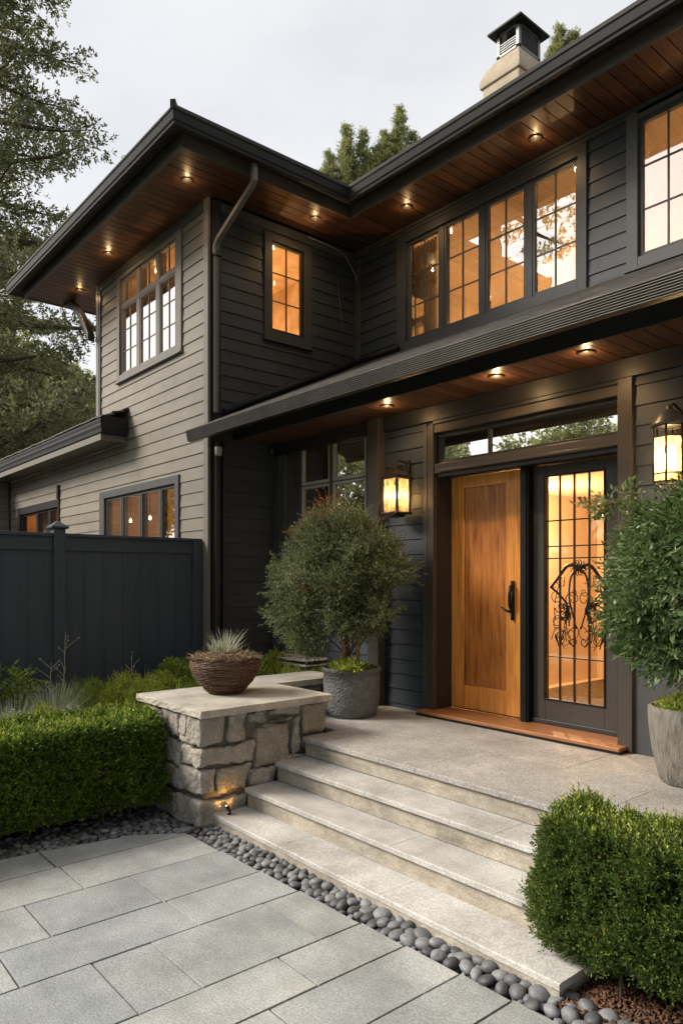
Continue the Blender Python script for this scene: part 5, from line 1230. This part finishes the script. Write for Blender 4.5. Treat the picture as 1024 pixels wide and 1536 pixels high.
def lantern_round(cx, cy, label):
    t = thing('wall_lantern', (cx, YE - .03, 2.7), label, 'lantern', 'lanterns flanking the entrance'); n = 6; R_ = .105; z0, z1 = 2.50, 2.88
    fr = MB(); A_ = [2 * math.pi * (k + .5) / n + .25 for k in range(n)]
    for a in A_: fr.tube([(cx + R_ * math.cos(a), cy + R_ * math.sin(a), z0), (cx + R_ * 1.0 * math.cos(a), cy + R_ * math.sin(a), z1)], .008, 6)
    for z in (z0, z0 + .055, z1 - .075, z1):
        fr.tube([(cx + R_ * math.cos(a), cy + R_ * math.sin(a), z) for a in A_ + A_[:1]], .006, 6)
    for a in A_: fr.tube([(cx + R_ * math.cos(a), cy + R_ * math.sin(a), z0), (cx + .05 * math.cos(a), cy + .05 * math.sin(a), z0 - .045), (cx, cy, z0 - .06)], .006, 6)
    fr.build('frame', 'bronze', t, smooth=True)
    MB().lathe([(.125, 0), (.118, .012), (.095, .045), (.07, .085), (.035, .105), (.02, .115), (.022, .13), (.001, .14)], (cx, cy, z1 + .004), 24).build('lantern_roof', 'metal', t, smooth=True)
    MB().tube([(cx, cy, z1 + .13), (cx + .01, cy + .04, z1 + .16), (cx + .03, cy + .1, z1 + .12), (cx + .03, YE - .035, z1 + .06)], .009, 8).box(cx - .03, cx + .06, YE - .036, YE - .022, 2.62, 2.98).build('bracket', 'bronze', t)
    gl = MB()
    for a, b_ in zip(A_, A_[1:] + A_[:1]):
        r = R_ * .97; gl.add([(cx + r * math.cos(a), cy + r * math.sin(a), z0), (cx + r * math.cos(b_), cy + r * math.sin(b_), z0), (cx + r * math.cos(b_), cy + r * math.sin(b_), z1 - .075), (cx + r * math.cos(a), cy + r * math.sin(a), z1 - .075)], [(0, 1, 2, 3)])
    gl.build('glass', 'seeded', t, recalc=False)
    for q, (dx, dy) in enumerate([(-.035, -.01), (.035, -.02), (0, .035)]):
        MB().lathe([(.007, -.05), (.017, -.015), (.018, .02), (.009, .05), (.001, .07)], (cx + dx, cy + dy, 2.64), 16).build('bulb', 'lantern_bulb', t, smooth=True)
    point('lamp', (cx, cy, 2.66), 9, t, (1, .60, .26), .04)
lantern_round(-2.31, 4.88, 'round caged lantern with three bulbs right of the glass panel')
sc_ = thing('motion_sensor', (-7.2, 4.24, 3.3), 'small pale sensor canister under the porch eave at the wall corner', 'sensor')
MB().lathe([(.001, -.06), (.035, -.055), (.042, -.03), (.044, .03), (.04, .045), (.001, .05)], (-7.19, 4.235, 3.30), 20).build('body', 'plastic', sc_, smooth=True)
MB().tube([(-7.19, 4.235, 3.35), (-7.19, 4.235, 3.40), (-7.25, 4.25, 3.41)], .012, 8).build('arm', 'dark_trim', sc_)
sc2 = tag(MB().lathe([(.001, -.05), (.03, -.045), (.035, 0), (.03, .03), (.001, .035)], (-7.20, 4.98, 3.40), 18).tube([(-7.2, 4.98, 3.43), (-7.2, 4.98, 3.474)], .01, 6).build('motion_sensor', 'dark_trim', smooth=True), 'small dark sensor under the soffit beside the three part window', 'sensor')

# ------------------------------------------------------------------ trees
def conifer(t, x, y, z0, H, R0, nb, mat, leaf, seed, hstart=.12, tw_n=22, lpt=12, droop=.12, trunk_r=.35, shape=.8, tip=1.0, flat=.35, tuft=.5):
    r = np.random.default_rng(seed); rr = random.Random(seed); wood = MB(); pts = []; dirs = []
    b = MB(); b.tube([(x + .12 * math.sin(k), y + .1 * math.cos(k * 1.3), z0 + H * k / 10) for k in range(11)], [trunk_r * (1 - .93 * k / 10) + .02 for k in range(11)], 12); b.build('trunk', 'bark', t, smooth=True)
    for i in range(nb):
        hf = hstart + (1 - hstart) * (i + rr.random()) / nb; h = z0 + H * hf; a = i * 2.399 + rr.uniform(-.4, .4)
        L = R0 * ((1 - hf) ** shape + .06) * rr.uniform(.62, 1.15) * tip
        d = np.array([math.cos(a), math.sin(a), 0]); side = np.array([-math.sin(a), math.cos(a), 0]); rise = rr.uniform(-.05, .22)
        def P(s): return np.array([x, y, h]) + d * L * s + np.array([0, 0, L * (rise * s - droop * 2.2 * s * s + droop * 1.9 * s ** 3.5)])
        wood.tube([tuple(P(s)) for s in (0, .25, .5, .75, 1)], [max(.012, .028 * L * q) for q in (1, .8, .55, .35, .15)], 5)
        m = max(4, int(tw_n * L / R0 * 1.3))
        for j in range(m):
            s = .18 + .82 * (j + rr.random()) / m; sg = 1 if j % 2 else -1; p = P(s); tl = (.16 + .30 * (1 - s)) * L * rr.uniform(.5, 1.1) + .12
            td = unit((side * sg * rr.uniform(.5, 1) + d * rr.uniform(.35, .9) + np.array([0, 0, rr.uniform(-.25, .3)]))[None])[0]
            if rr.random() < .5: wood.tube([tuple(p), tuple(p + td * tl)], [.010, .004], 4)
            q = r.uniform(.1, 1, lpt); jit = r.normal(size=(lpt, 3)) * np.array([1, 1, flat]) * tuft * .22 * (.4 + .6 * L / R0)
            pts.append(p + td * (tl * q)[:, None] + jit); dirs.append(td * .8 + r.normal(size=(lpt, 3)) * .55 + np.array([0, 0, .15]))
    wood.build('limbs', 'bark', t)
    P_ = np.concatenate(pts); D_ = unit(np.concatenate(dirs)); V, F = sprigs(P_, D_, 4, leaf * .9, leaf, leaf * .42); quads('crown', V, F, mat, t)
big = thing('redwood_tree', (-23.6, 5.9, 0), 'tall conifer with layered green branches at the left edge against the sky', 'tree')
conifer(big, -24.2, 5.5, 0, 27, 5.4, 120, 'leaf_conifer', .15, 5, hstart=.20, tw_n=33, lpt=9, trunk_r=.42, shape=.55, tuft=.8)
def broadtree(t, x, y, z0, H, Rr, nl, n, leaf, mat, seed, trunk_r=.3, low=.25):
    rr = random.Random(seed); lumps = []; wood = MB()
    wood.tube([(x, y, z0), (x + .1, y, z0 + H * .3), (x - .1, y + .1, z0 + H * .6), (x, y, z0 + H * .85)], [trunk_r, trunk_r * .8, trunk_r * .5, .05], 10)
    br_ = MB(); parts = []; r = np.random.default_rng(seed)
    for i in range(nl):
        a = rr.uniform(0, 6.28); f = rr.uniform(low, 1); rad = Rr * math.sqrt(max(.05, 1 - ((f - .55) / .62) ** 2)) * rr.uniform(.25, .9); c = (x + rad * math.cos(a), y + rad * math.sin(a), z0 + H * f)
        s = Rr * rr.uniform(.22, .40); br_.tube([(x, y, z0 + H * max(.12, f - .25)), ((x + c[0]) / 2, (y + c[1]) / 2, z0 + H * (f - .08)), c], [.06, .04, .015], 5)
        m = int(n / nl); U = unit(r.normal(size=(m, 3))); q = r.uniform(.15, 1, m) ** .6; nb_ = 1 + noise3(U, 2.5, seed + i) * .3
        parts.append((np.array(c) + U * np.array([s, s, s * .72]) * (q * nb_)[:, None], unit(U + r.normal(size=U.shape) * .6)))
    wood.build('trunk', 'bark', t, smooth=True); br_.build('limbs', 'bark', t)
    P = np.concatenate([p[0] for p in parts]); D = np.concatenate([p[1] for p in parts]); V, F = sprigs(P, D, 4, leaf, leaf, leaf * .5); quads('crown', V, F, mat, t)
B = [('bushy_tree', -33.5, 6.0, 12.5, 4.6, 'dense dark tree beyond the side roof at the far left', 1), ('bushy_tree', -33.0, 10.5, 11.2, 3.6, 'mid green tree showing between the side roof and the house corner', 2), ('bushy_tree', -36.5, 8.6, 9.0, 4.0, 'lower dark tree filling the gap above the side roof', 3), ('bushy_tree', -31.5, 2.5, 10.5, 4.2, 'dark tree partly cut off by the left edge above the side roof', 4), ('bushy_tree', -34, 13.8, 10.5, 3.2, 'tree behind the left corner of the upper storey', 6)]
for nm, x, y, H, Rr, lb, sd_ in B:
    t = thing(nm, (x, y, 0), lb, 'tree', 'trees beyond the side roof'); broadtree(t, x, y, 0, H, Rr, 34, 17000, .20, 'leaf_back', sd_)
sp_ = thing('spruce_tree', (-29, 7.6, 0), 'drooping conifer below the left end of the upper eave', 'tree'); conifer(sp_, -29.2, 8.2, 0, 14.5, 3.4, 60, 'leaf_back', .15, 9, hstart=.1, tw_n=22, lpt=8, droop=.3, shape=.7)
def feather(t, leaders, mat, leaf, seed, base=9):
    r = np.random.default_rng(seed); rr = random.Random(seed); P, D, W = [], [], MB()
    x0 = sum(l[0] for l in leaders) / len(leaders); y0 = sum(l[1] for l in leaders) / len(leaders)
    tr = MB(); tr.tube([(x0, y0, 0), (x0 + .1, y0, base), (x0, y0, base + 4)], [.32, .24, .16], 10); tr.build('trunk', 'bark', t, smooth=True)
    for (x, y, zt, w_) in leaders:
        zb = base + rr.uniform(0, 2); W.tube([(x0, y0, zb), (x + rr.uniform(-.2, .2), y, zb + (zt - zb) * .4), (x, y, zt)], [.10, .06, .01], 5)
        n = int((zt - zb) * 24)
        for k in range(n):
            f = (k + rr.random()) / n; z = zb + (zt - zb) * f; a = rr.uniform(0, 6.28); L = 1.45 * w_ * (1 - f) ** .66 * rr.uniform(.45, 1.15) + .08
            b = np.array([x, y, z]); d = np.array([math.cos(a), math.sin(a), rr.uniform(.5, 1.5)]); d /= np.linalg.norm(d)
            W.tube([tuple(b), tuple(b + d * L)], [.012, .003], 4); m = int(18 + 44 * L)
            q = r.uniform(.15, 1.05, m); P.append(b + d * (L * q)[:, None] + r.normal(size=(m, 3)) * .07); D.append(d + r.normal(size=(m, 3)) * .5 + np.array([0, 0, .4]))
    W.build('limbs', 'bark', t); V, F = sprigs(np.concatenate(P), unit(np.concatenate(D)), 4, leaf, leaf, leaf * .32); quads('crown', V, F, mat, t)
for k, (ld, lb) in enumerate([([(-26.6, 21.2, 21.0, 1.2), (-26.3, 21.5, 21.9, 1.1), (-25.8, 22.1, 23.2, 1.2), (-26.0, 22.6, 21.9, .9), (-25.5, 21.9, 22.2, .8)], 'leftmost feathery golden green tree behind the roof valley'),
                              ([(-25.3, 22.7, 22.9, 1.0), (-24.9, 23.2, 22.2, .9), (-24.7, 23.5, 22.9, 1.2), (-25.1, 23.9, 21.9, 1.2), (-25.0, 22.9, 21.7, 1.3)], 'middle feathery golden green tree behind the roof valley'),
                              ([(-24.2, 24.1, 24.0, 1.3), (-24.5, 24.0, 22.9, 1.2), (-23.8, 24.5, 22.8, 1.3), (-23.5, 24.9, 21.9, .9), (-23.1, 25.2, 21.3, .8)], 'tallest feathery golden green tree behind the roof valley'),
                              ([(-17.3, 26.1, 23.9, .9), (-17.1, 26.3, 24.8, 1.0), (-16.8, 26.6, 24.4, 1.0), (-16.6, 26.8, 24.5, 1.0), (-16.4, 27.1, 24.0, .9), (-17.4, 26.5, 23.6, .8)], 'feathery green treetop just right of the chimney')]):
    t = thing('feathery_tree', (ld[0][0], ld[0][1], 0), lb, 'tree', 'treetops behind the roof'); feather(t, ld, 'leaf_gold', .085, 70 + k, base=13)
# trees of the garden behind the viewer: they darken and pattern the reflections
src = thing('garden_tree', (-13.5, -3.2, 0), 'round crowned garden tree across the drive', 'tree', 'trees across the garden'); broadtree(src, -13.5, -3.2, -.1, 5.6, 1.9, 22, 5200, .14, 'leaf_back', 51, low=.3)
pine = thing('shade_pine', (-13.8, -5.0, 0), 'tall unseen pine added so that its high crown shades the upper wall', 'tree'); conifer(pine, -13.8, -5.0, -.1, 21, 5.2, 60, 'leaf_back', .2, 77, hstart=.62, tw_n=16, lpt=7, trunk_r=.3, shape=.35, tuft=.8)  # out of view, added so its crown shades the upper wall
kids = list(src.children)
for i, (x, y, s, rz, lb) in enumerate([(-17.5, -.2, .95, 1, 'garden tree west of the round crowned one'), (-11.2, -7.6, 1.1, 2, 'garden tree beside the gate'), (-20, -14, 1.1, 3, 'garden tree at the far corner'), (-9.0, -13.5, 1.3, 4, 'garden tree at the roadside'), (-3.5, -14, 1.9, 5, 'tall garden tree behind the drive'),
                                       (3.5, -8, 2.3, .5, 'large garden tree right of the drive'), (8.0, -3.0, 2.7, 1.5, 'large unseen tree near the east wall, added to darken the side wall'), (7.0, 2.2, 2.5, 2.5, 'large unseen tree added opposite the side wall to darken it'), (12, 7, 2.8, 3.5, 'large unseen tree behind the east lawn, added to darken the side wall'), (6.5, -9, 2.2, 4.5, 'garden tree in the east border')]):  # large unseen trees towards +X, added to darken the side wall
    c = src.copy(); col.objects.link(c); c.location = (x, y, 0); c.scale = (s, s, s); c.rotation_euler = (0, 0, rz); c['label'] = lb
    for k in kids:
        d_ = k.copy(); col.objects.link(d_); d_.parent = c
